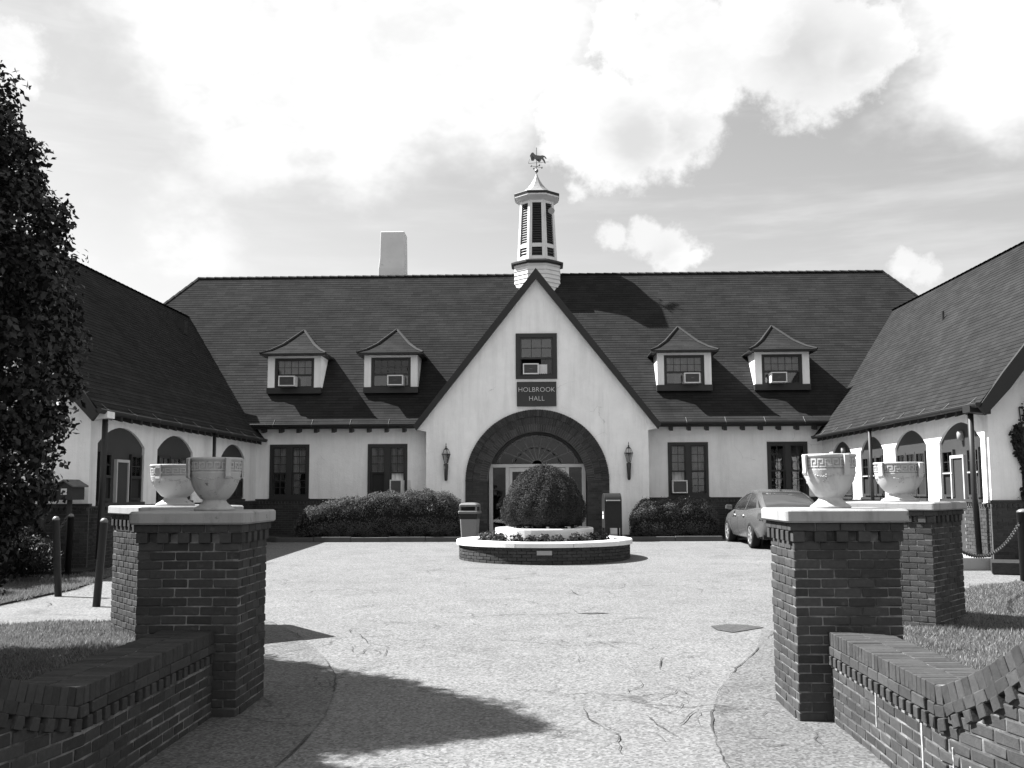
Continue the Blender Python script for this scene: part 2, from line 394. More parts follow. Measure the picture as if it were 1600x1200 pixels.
# ================================================================== GROUND
YS = [-120, -30, 0, 10, 14, 18, 22, 26, 30, 34, 60, 400]
def sheet(name, x0, x1, y0, y1, z, mat):
    ys = [y0] + [y for y in YS if y0 < y < y1] + [y1]; m = MB()
    for i in range(len(ys) - 1):
        a, b = ys[i], ys[i + 1]; m.add([(x0, a, gz(a) + z), (x1, a, gz(a) + z), (x1, b, gz(b) + z), (x0, b, gz(b) + z)], [(0, 1, 2, 3)])
    return m.build(name, mat, fix=False)
struct(sheet('ground', -300, 300, -120, 400, -.012, 'earth'))
struct(sheet('driveway', -19, 19, -40, 30.2, 0, 'asphalt'))
def polysheet(name, pts, z, mat, parent=None, rise=None, thick=0):
    bm = bmesh.new()
    vs = [bm.verts.new((x, y, gz(y) + z + (rise(x, y) if rise else 0))) for x, y in pts]
    f = bm.faces.new(vs); bmesh.ops.triangulate(bm, faces=[f])
    if thick:
        bmesh.ops.subdivide_edges(bm, edges=bm.edges[:], cuts=3, use_grid_fill=True)
        for v in bm.verts: v.co.z = gz(v.co.y) + z + (rise(v.co.x, v.co.y) if rise else 0)
        r = bmesh.ops.extrude_face_region(bm, geom=bm.faces[:])
        for e in r['geom']:
            if isinstance(e, bmesh.types.BMVert): e.co.z -= thick
    bmesh.ops.recalc_face_normals(bm, faces=bm.faces)
    me = bpy.data.meshes.new(name); bm.to_mesh(me); bm.free(); me.materials.append(M[mat]); return link(name, me, parent)
patchR = [(2.775, 12.619), (2.205, 11.063), (1.839, 10.169), (1.555, 9.302), (1.362, 8.538), (1.247, 7.957), (1.161, 7.268), (1.126, 6.646), (1.2, 5.4), (1.4, 3.5), (2.6, 3.5), (2.6, 12.6)]
patchL = [(-3.662, 13.574), (-2.854, 12.132), (-2.316, 10.858), (-1.969, 9.815), (-1.801, 8.903), (-1.692, 8.035), (-1.667, 7.232), (-1.694, 6.576), (-1.8, 5.3), (-2.0, 3.5), (-3.2, 3.5), (-3.6, 12)]
struct(polysheet('asphalt_apron', patchR, .004, 'asphalt_old')); struct(polysheet('asphalt_apron', patchL, .004, 'asphalt_old'))
struct(polysheet('asphalt_patch', [(2.039, 12.934), (2.263, 13.096), (2.49, 13.041), (2.674, 12.826), (2.447, 12.62), (2.219, 12.42), (2.065, 12.62)], .008, 'asphalt_dark'))
struct(polysheet('asphalt_patch', [(0.42, 14.12), (0.631, 14.05), (0.9, 14.13), (0.72, 14.2)], .008, 'asphalt_dark'))
CR = dict(c1=[(-3.492, 19.388), (-1.887, 20.251), (-0.343, 17.975), (1.195, 17.848), (2.851, 18.686), (4.308, 19.609)],
    c2=[(-3.674, 13.168), (-2.983, 13.753), (-1.712, 13.162), (-1.274, 13.684), (-0.61, 13.928), (0.449, 13.677), (1.243, 13.674), (2.534, 13.912)],
    c3=[(-1.309, 11.133), (-0.493, 11.215), (0.058, 11.379), (0.775, 11.722), (1.395, 11.549), (1.769, 11.26)],
    c4=[(-3.124, 14.395), (-2.015, 15.47), (-0.459, 14.582), (-0.011, 14.718)], c5=[(0.466, 14.177), (0.766, 14.925), (0.945, 15.6)],
    c6=[(1.473, 10.402), (1.567, 10.006), (1.839, 10.169)], c7=[(0.298, 8.528), (0.325, 7.947), (0.505, 7.443), (0.489, 6.917)],
    c8=[(0.97, 7.744), (1.192, 8.295), (1.537, 8.54), (1.873, 8.67)], c9=[(-1.789, 9.987), (-1.649, 10.674), (-1.753, 11.899)],
    c10=[(-2.577, 11.899), (-2.221, 12.374), (-1.914, 11.46), (-1.976, 10.318)], c11=[(1.331, 8.538), (1.142, 9.067), (0.666, 8.289)],
    c12=patchR[:9], c13=patchL[:9], c14=[(-1.9, 9.8), (-1.4, 10.6), (-.9, 10.9)], c15=[(-6.7, 13.1), (-7.3, 15.2), (-7.9, 15.9)], c16=[(-5.7, 13.9), (-6.9, 14.1), (-8.2, 13.6)],
    c17=[(-5.5, 15.6), (-6.6, 16.2), (-7.8, 16.4)], c18=[(-4.5, 22.5), (-2.5, 21.9), (-.5, 21.2)], c19=[(.3, 17.9), (.5, 16.3), (.9, 15.6)], c20=[(1.2, 10.8), (1.1, 10.1), (1.5, 9.4)])
rc = random.Random(21)
def wander(n, x0, x1, y0, y1, ln):
    for i in range(n):
        x, y, a = rc.uniform(x0, x1), rc.uniform(y0, y1), rc.uniform(0, 6.28); P = [(x, y)]
        for j in range(rc.randint(3, 7)): a += rc.uniform(-.9, .9); x += math.cos(a) * ln * rc.uniform(.5, 1.2); y += math.sin(a) * ln * 1.5 * rc.uniform(.5, 1.2); P.append((x, y))
        CR['w%.3f%d' % (x0, i)] = P
wander(24, -2.6, -1.2, 9.6, 13.2, .16); wander(10, 1.2, 1.9, 6.8, 10.2, .14); wander(12, .2, 1.6, 7.0, 11.5, .18); wander(10, -1.0, 1.2, 13.2, 16.5, .22); wander(8, -2.6, -1.8, 6.6, 9.0, .14)
V = []; F = []
for i, (kk, pth) in enumerate(CR.items()):
    v, f = strips(pth, (.0055 if kk not in ('c12', 'c13', 'c2') else .007) * (.75 if kk[0] == 'w' else 1), .012, i); b = len(V); V += v; F += [tuple(j + b for j in q) for q in f]
mm = MB(); mm.V = V; mm.F = F; o = mm.build('asphalt_crack', 'crack', fix=False); struct(o)

# lawns ------------------------------------------------------------
def inpoly(P, poly):
    x, y = P[:, 0], P[:, 1]; r = np.zeros(len(P), bool); n = len(poly)
    for i in range(n):
        x0, y0 = poly[i]; x1, y1 = poly[(i + 1) % n]
        c = ((y0 > y) != (y1 > y)) & (x < (x1 - x0) * (y - y0) / (y1 - y0 + 1e-9) + x0); r ^= c
    return r
def grass(poly, n, h, label, zoff):
    P = np.array(poly); lo, hi = P.min(0), P.max(0)
    pts = RNG.uniform(lo, hi, (int(n * 1.0), 2)); pts = pts + RNG.normal(0, .02, pts.shape)
    ed = []
    for (xa, ya), (xb, yb_) in zip(poly, poly[1:] + poly[:1]):
        L = math.hypot(xb - xa, yb_ - ya); q = int(L * 260); u = RNG.uniform(0, 1, q); cl = np.maximum(0, np.sin(u * L * 5.1 + xa) + .6 * np.sin(u * L * 12.7)) * .05
        ed.append(np.column_stack([xa + (xb - xa) * u, ya + (yb_ - ya) * u]) + RNG.normal(0, 1, (q, 2)) * (cl + .012)[:, None])
    pts = np.concatenate([pts[inpoly(pts, poly)]] + ed); k = len(pts)
    z = np.clip(.3 * (pts[:, 1] - 10) / 20, 0, .3) + zoff
    B = np.column_stack([pts, z]); ang = RNG.uniform(0, 2 * PI, k); wd = RNG.uniform(.004, .008, k)
    clump = .6 + .8 * np.abs(np.sin(pts[:, 0] * 3.1 + 1.7 * np.sin(pts[:, 1] * 2.3)) * np.cos(pts[:, 1] * 2.7 + pts[:, 0]))
    hh = h * RNG.uniform(.5, 1.3, k) * clump
    sd = np.column_stack([np.cos(ang), np.sin(ang), 0 * ang]) * wd[:, None]
    ln = np.column_stack([RNG.normal(0, .4, k), RNG.normal(0, .4, k), 0 * ang]) * hh[:, None]
    tip = B + ln + np.column_stack([0 * ang, 0 * ang, hh])
    V = np.stack([B - sd, B + sd, tip], 1).reshape(-1, 3)
    o = npmesh('lawn_grass', V, np.arange(3 * k).reshape(k, 3), 'grass')
    o['kind'] = 'stuff'; o['label'] = label; o['category'] = 'grass'
lawnA = [(-3.1, 3.5), (-3.1, 8.4), (-3.9, 11.5), (-4.6, 12.5), (-5.55, 13.2), (-6.5, 13.0), (-9.5, 11.2), (-14, 9.0), (-14, 3.5)]
lawnB = [(-8.0, 14.9), (-7.85, 17.1), (-8.2, 19.5), (-8.6, 20.3), (-16, 20.3), (-16, 13.6)]
lawnR = [(2.9, 3.5), (2.72, 8.5), (3.7, 12.2), (4.6, 13.3), (5.5, 14.6), (6.28, 16.2), (6.86, 16.9), (8.1, 17.85), (10.5, 18.7), (17, 19.2), (17, 3.5)]
for nm, pl in (('lawn', lawnA), ('lawn', lawnB), ('lawn', lawnR)): struct(polysheet(nm, pl, .03, 'earth', thick=.05))
grass(lawnA, 300000, .045, 'mown lawn behind the shaded low wall with a corner in tree shade', .028)
grass(lawnB, 110000, .055, 'grass strip beside the leaning posts and dark shrubs', .028)
grass(lawnR, 480000, .045, 'sunlit mown lawn behind the low wall with the white mortar line', .028)
# beds and kerbs in front of the hall
def bed(name, pts, z, mat): return struct(polysheet(name, pts, z, mat, thick=.2))
bed('planting_bed', [(-7.6, 29.35), (-2.3, 29.35), (-2.3, 32), (-9.0, 32), (-9.0, 30.2)], .10, 'soil')
bed('planting_bed', [(2.35, 29.35), (5.0, 29.35), (5.0, 32), (2.35, 32)], .10, 'soil')
bed('planting_bed', [(8.25, 19.4), (10.0, 18.9), (17, 19.4), (17, 21), (8.6, 20.3)], .22, 'soil')
bed('planting_bed', [(-8.75, 19.3), (-8.75, 20.3), (-16, 20.5), (-16, 19.0)], .10, 'soil')
o = MB().box(-2.29, 2.34, 29.3, 31.6, .2, .42).build('entrance_walk', 'concrete', bevel=.015); struct(o)
def kerb(pts, h=.14, wd=.13):
    m = MB()
    for (x0, y0), (x1, y1) in zip(pts, pts[1:]):
        L = math.hypot(x1 - x0, y1 - y0); n = max(1, int(L / .9)); ux, uy = (x1 - x0) / L, (y1 - y0) / L; nx, ny = -uy * wd, ux * wd
        for i in range(n):
            a, b = L * i / n + .006, L * (i + 1) / n - .006; dz = random.uniform(-.012, .012)
            q = [(x0 + ux * a, y0 + uy * a), (x0 + ux * b, y0 + uy * b), (x0 + ux * b + nx, y0 + uy * b + ny), (x0 + ux * a + nx, y0 + uy * a + ny)]
            z = gz(y0); m.prism([(x, y, z - .1) for x, y in q], [(x, y, z + h + dz) for x, y in q])
    return struct(m.build('kerb', 'kerb', bevel=.012))
kerb([(-8.9, 30.05), (-7.62, 29.2), (-2.3, 29.2)]); kerb([(2.36, 29.2), (5.0, 29.2), (5.15, 31.8)])
o = MB().box(7.75, 8.62, 20.25, 23.2, .1, .40).build('door_step', 'concrete', bevel=.015); struct(o)

# ================================================================== BRICKWORK
def brick_mesh(l, wd, h, mat='brick', seed=0):
    r = random.Random(seed); me = bpy.data.meshes.new('brick'); bm = bmesh.new()
    bmesh.ops.create_cube(bm, size=1); 
    for v in bm.verts: v.co = Vector((v.co.x * l, v.co.y * wd, v.co.z * h))
    bmesh.ops.bevel(bm, geom=bm.edges[:], offset=min(.004, h * .1), segments=1, affect='EDGES')
    for v in bm.verts: v.co += Vector((r.uniform(-1, 1), r.uniform(-1, 1), r.uniform(-1, 1))) * (.0018 if r.random() > .1 else .005)
    bm.to_mesh(me); bm.free(); me.materials.append(M[mat]); return me
CH = .07; JT = .011
def bset(l, wd=.09, h=CH - JT, mat='brick'): return [brick_mesh(l, wd, h, mat, s) for s in range(8)]
def put(me, parent, loc, rz=0, ry=0):
    o = bpy.data.objects.new('brick', random.choice(me)); COL.objects.link(o); o.parent = parent
    o.location = (loc[0] + random.uniform(-.002, .002), loc[1] + random.uniform(-.002, .002), loc[2] + random.uniform(-.0015, .0015))
    o.rotation_euler = (random.uniform(-.008, .008), ry + random.uniform(-.006, .006), rz + random.uniform(-.008, .008)); return o
def pillar(label, loc, rz, S, nb, bl):
    """square brick gate pillar: S across, nb bricks of length bl to a side, 21 courses, corbelled top and painted cap"""
    t = thing('gate_pillar', label, 'pillar', loc, rz, 'brick gate pillars with urns')
    H = S / 2; bw_ = bl / 2; full = bset(bl - JT, bw_ - .002); headm = bset(.092, bw_); rest = []
    cm = MB(); cm.box(-H + .0085, H - .0085, -H + .0085, H - .0085, -.15, 19 * CH); cm.box(-H + .035, H - .035, -H + .035, H - .035, 19 * CH, 20 * CH + .0)
    cm.box(-H - .014, H + .014, -H - .014, H + .014, 20 * CH + .006, 21 * CH)
    cm.build('mortar_core', 'mortar', t)
    def place(me, x, y, z, r):
        if S > 1 and not (y < -H + .12 or x < -H + .12):   # far sides: joined
            rest.append((x, y, z, r)); return
        put(me, t, (x, y, z), r)
    for c in range(19):
        z = c * CH + CH / 2; od = c % 2
        for i in range(nb):                                        # the two full sides of this course
            q = -H + bl * (i + .5)
            if od == 0: place(full, q, -H + bw_ / 2, z, 0); place(full, q, H - bw_ / 2, z, PI)
            else: place(full, -H + bw_ / 2, q, z, PI / 2); place(full, H - bw_ / 2, q, z, -PI / 2)
        for i in range(nb - 1):
            q = -H + bw_ + bl * (i + .5)
            if od == 0: place(full, -H + bw_ / 2, q, z, PI / 2); place(full, H - bw_ / 2, q, z, -PI / 2)
            else: place(full, q, -H + bw_ / 2, z, 0); place(full, q, H - bw_ / 2, z, PI)
    # dentil course and corbel, joined (hand-sized pieces)
    dm = MB(); nd = int(round(S / .16)); pit = (S + .02) / nd
    for s4 in range(4):
        R = Matrix.Rotation(s4 * PI / 2, 3, 'Z')
        def bx(a0, a1, b0, b1, c0, c1):
            dm.add([tuple(R @ Vector(p)) for p in [(a0, b0, c0), (a1, b0, c0), (a1, b1, c0), (a0, b1, c0), (a0, b0, c1), (a1, b0, c1), (a1, b1, c1), (a0, b1, c1)]],
                   [(0, 3, 2, 1), (4, 5, 6, 7), (0, 1, 5, 4), (1, 2, 6, 5), (2, 3, 7, 6), (3, 0, 4, 7)])
        for i in range(nd): bx(-H - .01 + i * pit + .003, -H - .01 + i * pit + pit * .56, -H - .024, -H + .06, 19 * CH - .004, 20 * CH + .004)
        for i in range(nb): bx(-H - .02 + i * (S + .04 - .1) / nb + .005, -H - .02 + (i + 1) * (S + .04 - .1) / nb - .006, -H - .026, -H + .06, 20 * CH + .010, 21 * CH - .004)
        bx(H - .075, H + .0255, -H - .0255, -H + .06, 20 * CH + .010, 21 * CH - .004)
    stuff(dm.build('dentil_course', 'brick', t, bevel=.004))
    if rest:
        rm = MB()
        for x, y, z, r in rest:
            l2, w2 = (bl - JT) / 2, bw_ / 2 - .001
            if abs(abs(r) - PI / 2) < .1: l2, w2 = w2, l2
            rm.box(x - l2, x + l2, y - w2, y + w2, z - (CH - JT) / 2, z + (CH - JT) / 2)
        stuff(rm.build('brickwork', 'brick', t))
    ov = H + .062; cb = MB()
    def ring(h, z, k=3):
        pts = []
        cnr = .035
        for sx, sy in ((1, 1), (-1, 1), (-1, -1), (1, -1)):
            for j in range(k + 1):
                a = math.atan2(sy, sx) - PI / 4 + PI / 2 * j / k
                pts.append((sx * (h - cnr) + cnr * math.cos(a), sy * (h - cnr) + cnr * math.sin(a), z))
        return pts
    z0 = 21 * CH
    cb.rings([ring(ov - .012, z0), ring(ov, z0 + .014), ring(ov, z0 + .086), ring(ov - .014, z0 + .1)])
    cb.build('cap', 'cap', t)
    return t
ZC = 21 * CH + .1
pillar('front gate pillar in tree shade with the fully shaded urn on it', (-2.765, 8.365, 0), 0, .80, 4, .20)
pillar('front gate pillar joined to the sunlit low wall with white mortar streaks', (2.285, 8.30, 0), 0, .80, 4, .20)
BKL = (-4.53, 12.54, gz(12.5) - .05); BKR = (4.56, 13.35, gz(13.3) - .06)
pillar('broad rear gate pillar turned cornerwise by the leaning posts', BKL, rad(-51.5) + PI / 2, 1.14, 6, .19)
pillar('broad rear gate pillar turned cornerwise with a chain hanging from it', BKR, rad(51.5), 1.14, 6, .19)

# urns -------------------------------------------------------------
def urn(label, loc, R, Hh, rz, swag=True):
    t = thing('garden_urn', label, 'urn', loc, rz, 'concrete urns on the gate pillars')
    def p(r, z): return (r * R, z * Hh)
    prof = [p(.0, 0), p(.74, 0), p(.76, .03), p(.70, .06), p(.58, .10), p(.47, .15), p(.43, .19), p(.46, .21), p(.52, .225), p(.60, .27), p(.74, .37), p(.85, .49), p(.92, .61), p(.955, .70), p(.965, .725), p(.94, .735), p(.95, .93), p(1.0, .95), p(1.01, .985), p(.98, 1.0), p(.88, 1.0), p(.86, .9), p(.80, .6), p(0, .5)]
    MB().lathe(prof, 40).build('bowl', 'urn', t, sm=True)
    def bbox(m, a0, a1, z0, z1, r0, r1):
        k = 2; A = [a0 + (a1 - a0) * i / k for i in range(k + 1)]
        for i in range(k):
            q = [(r * math.cos(a), r * math.sin(a)) for r, a in ((r0, A[i]), (r1, A[i]), (r1, A[i + 1]), (r0, A[i + 1]))]
            m.prism([(x, y, z0) for x, y in q], [(x, y, z1) for x, y in q])
    key = MB(); nk = 22; st = 2 * PI / nk; za, zb = .755 * Hh, .915 * Hh; th = (zb - za) * .19
    r0, r1 = .93 * R, .985 * R
    for i in range(nk):
        a = i * st; d = st * .16; e = st
        bbox(key, a, a + e * .82, zb - th, zb, r0, r1); bbox(key, a, a + d, za, zb - th, r0, r1)
        bbox(key, a + e * .66, a + e * .82, za + th * 1.6, zb - th, r0, r1); bbox(key, a + e * .36, a + e * .66, za + th * 1.6, za + th * 2.6, r0, r1)
        bbox(key, a, a + e, za - th * .1, za + th * .9, r0, r1 - .002)
    key.build('greek_key_band', 'urn', t)
    for k in range(4):                                            # strap handles that end in a curl
        a = k * PI / 2 + .35; c, s = math.cos(a), math.sin(a)
        path = [(1.0, .985), (1.05, .97), (1.06, .90), (1.05, .80), (1.04, .70), (1.06, .64), (1.02, .60), (.96, .60)]
        hm = MB(); wd = .105 * R; rg = []
        for r, z in path:
            x, y = r * R * c, r * R * s; tx, ty = -s * wd, c * wd; tn = .075 * R
            rg.append([(x + tx, y + ty, z * Hh), (x + tx + c * tn, y + ty + s * tn, z * Hh + .004), (x - tx + c * tn, y - ty + s * tn, z * Hh + .004), (x - tx, y - ty, z * Hh)])
        hm.rings(rg); hm.build('handle', 'urn', t, sm=False, bevel=.006)
    if swag:                                                      # garland of grapes between the handles
        sm_ = MB(); r = random.Random(3)
        for k in range(4):
            a0 = k * PI / 2 + .35
            for j in range(34):
                u = r.uniform(.12, .88); dz = .10 * math.sin(u * PI) if j < 20 else r.uniform(.06, .22)
                if j >= 20: u = .5 + r.uniform(-.12, .12) * (1 - (dz - .06) * 3.5)
                a = a0 + u * PI / 2; z = (.68 - dz) * Hh; rr = np.interp(z / Hh, [.27, .37, .49, .61, .70], [.60, .74, .85, .92, .955]) * R
                b = .028 * R * r.uniform(.7, 1.3); x, y = rr * math.cos(a), rr * math.sin(a)
                sm_.lathe([(0, z - b), (b * .8, z - b * .6), (b, z), (b * .8, z + b * .6), (0, z + b)], 6, (x, y))
        stuff(sm_.build('grape_swag', 'urn', t, sm=True))
    return t
urn('tall grey concrete urn in tree shade on the shaded front pillar', (-2.70, 8.37, ZC), .215, .43, .4)
urn('tall pale concrete urn in sun on the front pillar joined to the sunlit wall', (2.29, 8.32, ZC), .21, .43, .0)
urn('squat wide white urn on the rear pillar by the leaning posts', (BKL[0], BKL[1], BKL[2] + ZC), .31, .50, .9)
urn('squat wide white urn on the rear pillar that holds the chain', (BKR[0], BKR[1], BKR[2] + ZC), .31, .50, .2)

# low walls ----------------------------------------------------------
def low_wall(label, xin, y1, sgn, ycorner, rise=1.0):
    """runs from the pillar face (y1) towards the camera; inner face x = xin, body on side sgn; its top sweeps up past ycorner"""
    t = thing('low_brick_wall', label, 'brick wall', (xin, y1, 0), 0, 'low entrance walls')
    Wd = .40; Ltot = 3.4; dl = y1 - ycorner
    def path(d):                                                   # (x, y) of the inner face, local
        e = max(0, d - dl); return (sgn * .183 * e, -d)
    def top(d):
        e = max(0, d - dl); return .66 + rise * (.30 * e * min(1, e / .12) ** .5 + .22 * e * e)
    full = bset(.2 - JT, .09); L = .2; n = 0
    core = MB(); S = 26; inn = []; out = []
    for i in range(S):
        d0, d1 = Ltot * i / S, Ltot * (i + 1) / S
        (xa, ya), (xb, yb) = path(d0), path(d1); a, b = .0055, Wd - .0055
        core.hexa([(xa + sgn * a, ya, -.15), (xb + sgn * a, yb, -.15), (xb + sgn * b, yb, -.15), (xa + sgn * b, ya, -.15),
                   (xa + sgn * a, ya, top(d0) - .244), (xb + sgn * a, yb, top(d1) - .244), (xb + sgn * b, yb, top(d1) - .244), (xa + sgn * b, ya, top(d0) - .244)])
        a, b = .075, Wd - .01
        core.hexa([(xa + sgn * a, ya, top(d0) - .25), (xb + sgn * a, yb, top(d1) - .25), (xb + sgn * b, yb, top(d1) - .25), (xa + sgn * b, ya, top(d0) - .25), (xa + sgn * a, ya, top(d0) - .09), (xb + sgn * a, yb, top(d1) - .09), (xb + sgn * b, yb, top(d1) - .09), (xa + sgn * b, ya, top(d0) - .09)])
    core.build('mortar_core', 'mortar', t)
    rest = MB(); cnt = 0
    for c in range(18):
        z = -.02 + c * CH + CH / 2
        for i in range(int(Ltot / L) + 1):
            d = i * L + (L / 2 if c % 2 else 0)
            if d > Ltot or z + CH / 2 > top(d) - (.235 if d < dl + .05 else .165): continue
            x, y = path(d); ang = -PI / 2 + (sgn * math.atan(.183) if d > dl else 0)
            put(full, t, (x + sgn * .046, y, z), ang)
            x2 = x + sgn * (Wd - .046)
            rest.box(x2 - .045, x2 + .045, y - L / 2 + .006, y + L / 2 - .006, z - .029, z + .029)
    stuff(rest.build('brickwork', 'brick', t))
    # header course under the cap and dentils below it follow the sweep
    hd = bset(.10 - .009, .12, .062); dn = bset(.066, .13, .068)
    k = 0; d = .06
    while d < Ltot - .1:
        slope = math.atan((top(d + .02) - top(d - .02)) / .04); x, y = path(d)
        o = put(dn, t, (x + sgn * .043, y, top(d) - .1 - .068 - .036), -PI / 2); o.rotation_euler = (0, -slope, -PI / 2 + (sgn * .181 if d > dl else 0))
        d += .118
    d = .05
    while d < Ltot - .1:
        slope = math.atan((top(d + .02) - top(d - .02)) / .04); x, y = path(d)
        for off in (.045,):
            o = put(bset_h if d < dl - .1 else bset_s, t, (x + sgn * off, y, top(d) - .1 - .034), -PI / 2); o.rotation_euler = (0, -slope, -PI / 2 + (sgn * .181 if d > dl else 0))
        d += (.2 if d < dl - .1 else .1) * math.cos(slope)
    # rowlock cap: two bricks across, on edge
    d = .034
    while d < Ltot - .1:
        slope = math.atan((top(d + .02) - top(d - .02)) / .04); x, y = path(d)
        for off in (.092, .302):
            o = put(cap_b, t, (x + sgn * off, y, top(d) - .05), 0); o.rotation_euler = (slope * -1, 0, random.uniform(-.01, .01) + (sgn * .181 if d > dl else 0))
        d += .068 * math.cos(slope)
    mc = MB(); pr = []
    for i in range(27):
        d = Ltot * i / 26; x, y = path(d); zt = top(d)
        pr.append([(x + sgn * .0, y, zt - .095), (x + sgn * .395, y, zt - .095), (x + sgn * .395, y, zt - .004), (x + sgn * .0, y, zt - .004)])
    mc.rings(pr); mc.build('cap_mortar', 'mortar', t)
    return t
bset_h = bset(.2 - .007, .12, .064); bset_s = bset(.1 - .004, .12, .064); cap_b = [brick_mesh(.205, .0645, .1, 'brick', s) for s in range(5)]
low_wall('shaded low brick wall with rowlock cap in front of the shaded pillar', -2.55, 7.965, -1, 5.70, .58)
low_wall('sunlit low brick wall with white mortar streaks and rowlock cap sweeping up', 2.13, 7.90, 1, 5.76)
lw = [o for o in bpy.data.objects if o.name.startswith('low_brick_wall')][-1]
for yy, z0, z1, wd in ((-1.86, -.05, .40, .011), (-2.25, .05, .36, .008), (-2.40, -.05, .30, .009), (-1.05, .2, .42, .008)):
    m = MB(); r = random.Random(int(-yy * 100)); rg = []
    for i in range(12):
        z = z0 + (z1 - z0) * i / 11; w1, w2 = wd * r.uniform(.4, 1.2), wd * r.uniform(.4, 1.2)
        xo = .183 * max(0, -yy - 2.14)
        rg.append([(xo - .004, yy - w1, z), (xo - .004, yy + w2, z), (xo + .03, yy + w2, z), (xo + .03, yy - w1, z)])
    m.rings(rg); m.build('mortar_smear', 'smear', lw)

# ================================================================== PLANTER
PX, PY = 0.0, 23.62; pz = gz(21.7)
t = thing('round_planter', 'round brick planter with white rim in the middle of the court', 'planter', (PX, PY, pz))
m = MB(); m.lathe([(1.90, -.15), (1.90, .36), (1.4, .36), (1.4, -.15)], 64); m.build('mortar_core', 'mortar', t)
nb = 57; bl = 2 * PI * 1.93 / nb; pbk = bset(bl - JT, .09)
for c in range(5):
    for i in range(nb):
        a = 2 * PI * (i + (.5 if c % 2 else 0)) / nb
        put(pbk, t, (1.895 * math.cos(a), 1.895 * math.sin(a), c * CH + CH / 2), a + PI / 2)
def seg_ring(m, R0, R1, z0, z1, a0, a1, k, b=.02):
    A = [a0 + (a1 - a0) * i / k for i in range(k + 1)]
    m.rings([[(r * math.cos(a), r * math.sin(a), z) for r, z in ((R0, z0), (R1, z0), (R1, z1 - b), (R1 - b, z1), (R0 + b, z1), (R0, z1 - b))] for a in A])
for i in range(10):
    m = MB(); seg_ring(m, 1.60, 2.0, .352, .462 + random.uniform(-.004, .004), 2 * PI * i / 10 + .003, 2 * PI * (i + 1) / 10 - .003, 6); m.build('rim_stone', 'planterwhite', t)
m = MB(); m.lathe([(1.02, .2), (1.12, .2), (1.12, .69), (1.10, .71), (1.02, .71), (1.0, .69)], 48); m.build('inner_ring', 'planterwhite', t)
m = MB(); m.lathe([(1.03, .40), (1.62, .40), (1.62, .36), (1.03, .36)], 48); m.build('soil', 'soil', t)
m = MB(); m.lathe([(0, .66), (1.03, .64), (1.03, .55), (0, .55)], 32); m.build('soil', 'soil', t)
tag(MB().box(-.16, .16, -.02, .02, 0, .09).build('wall_plaque', 'concrete', None, (PX, PY - 1.955, pz + .2)), 'small pale plaque set into the brick side of the round planter', 'plaque')

def dome_points(n, prof, c, jitter=.05, squash=(1, 1)):          # points and normals on a body of revolution
    zs = np.array([q[1] for q in prof]); rs = np.array([q[0] for q in prof])
    ds = np.hypot(np.diff(zs), np.diff(rs)); wts = ds * (rs[1:] + rs[:-1]) / 2; cum = np.concatenate([[0], np.cumsum(wts)]) / wts.sum()
    u = RNG.uniform(0, 1, n); k = np.clip(np.searchsorted(cum, u) - 1, 0, len(ds) - 1); f = (u - cum[k]) / np.maximum(cum[k + 1] - cum[k], 1e-9)
    z = zs[k] + f * (zs[k + 1] - zs[k]); r = rs[k] + f * (rs[k + 1] - rs[k]); th = RNG.uniform(0, 2 * PI, n)
    nr = (zs[k + 1] - zs[k]) / ds[k]; nz = -(rs[k + 1] - rs[k]) / ds[k]
    Nn = np.column_stack([np.cos(th) * nr, np.sin(th) * nr, nz]); C = np.column_stack([r * np.cos(th) * squash[0], r * np.sin(th) * squash[1], z])
    lump = .5 + .5 * np.sin(th * 7 + z * 9) * np.sin(z * 11 + th * 3) + .9 * np.sin(th * 3 + 1.3 + z * 2.2) * np.sin(z * 4.1 + th) + .5 * np.sin(th * 13 - z * 5)
    shoot = (RNG.uniform(0, 1, n) > .985) * RNG.uniform(0, 1.6, n) * jitter
    C = C + Nn * (shoot + RNG.uniform(-1, .6, n) * jitter + (lump - .6) * jitter)[:, None] + np.array(c); return C, Nn
# topiary dome
t = thing('topiary_yew', 'clipped dome shaped evergreen in the round planter', 'shrub', (PX, PY, pz + .64))
prof = [(.02, .10), (.55, .10), (.80, .16), (.90, .30), (.925, .48), (.88, .68), (.77, .90), (.62, 1.12), (.45, 1.30), (.26, 1.42), (.02, 1.47)]
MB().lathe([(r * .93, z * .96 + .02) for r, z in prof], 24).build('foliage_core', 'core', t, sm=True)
C, Nn = dome_points(70000, prof, (0, 0, 0), .045); stuff(leaves('foliage', C, Nn, .016, 'yew', t, .75, .4))
m = MB(); m.tube([(0, 0, -.12), (.02, 0, .2)], .07); m.build('trunk', 'bark', t)
for i, a in enumerate((-1.75, -1.15)):
    tag(MB().box(-.035, .035, -.03, .03, 0, .1).build('path_light', 'offwhite', None, (PX + .80 * math.cos(a) + .22, PY + .80 * math.sin(a), pz + .65), bevel=.01), 'small white fixture under the dome shaped evergreen', 'light', 'white fixtures under the clipped evergreen')
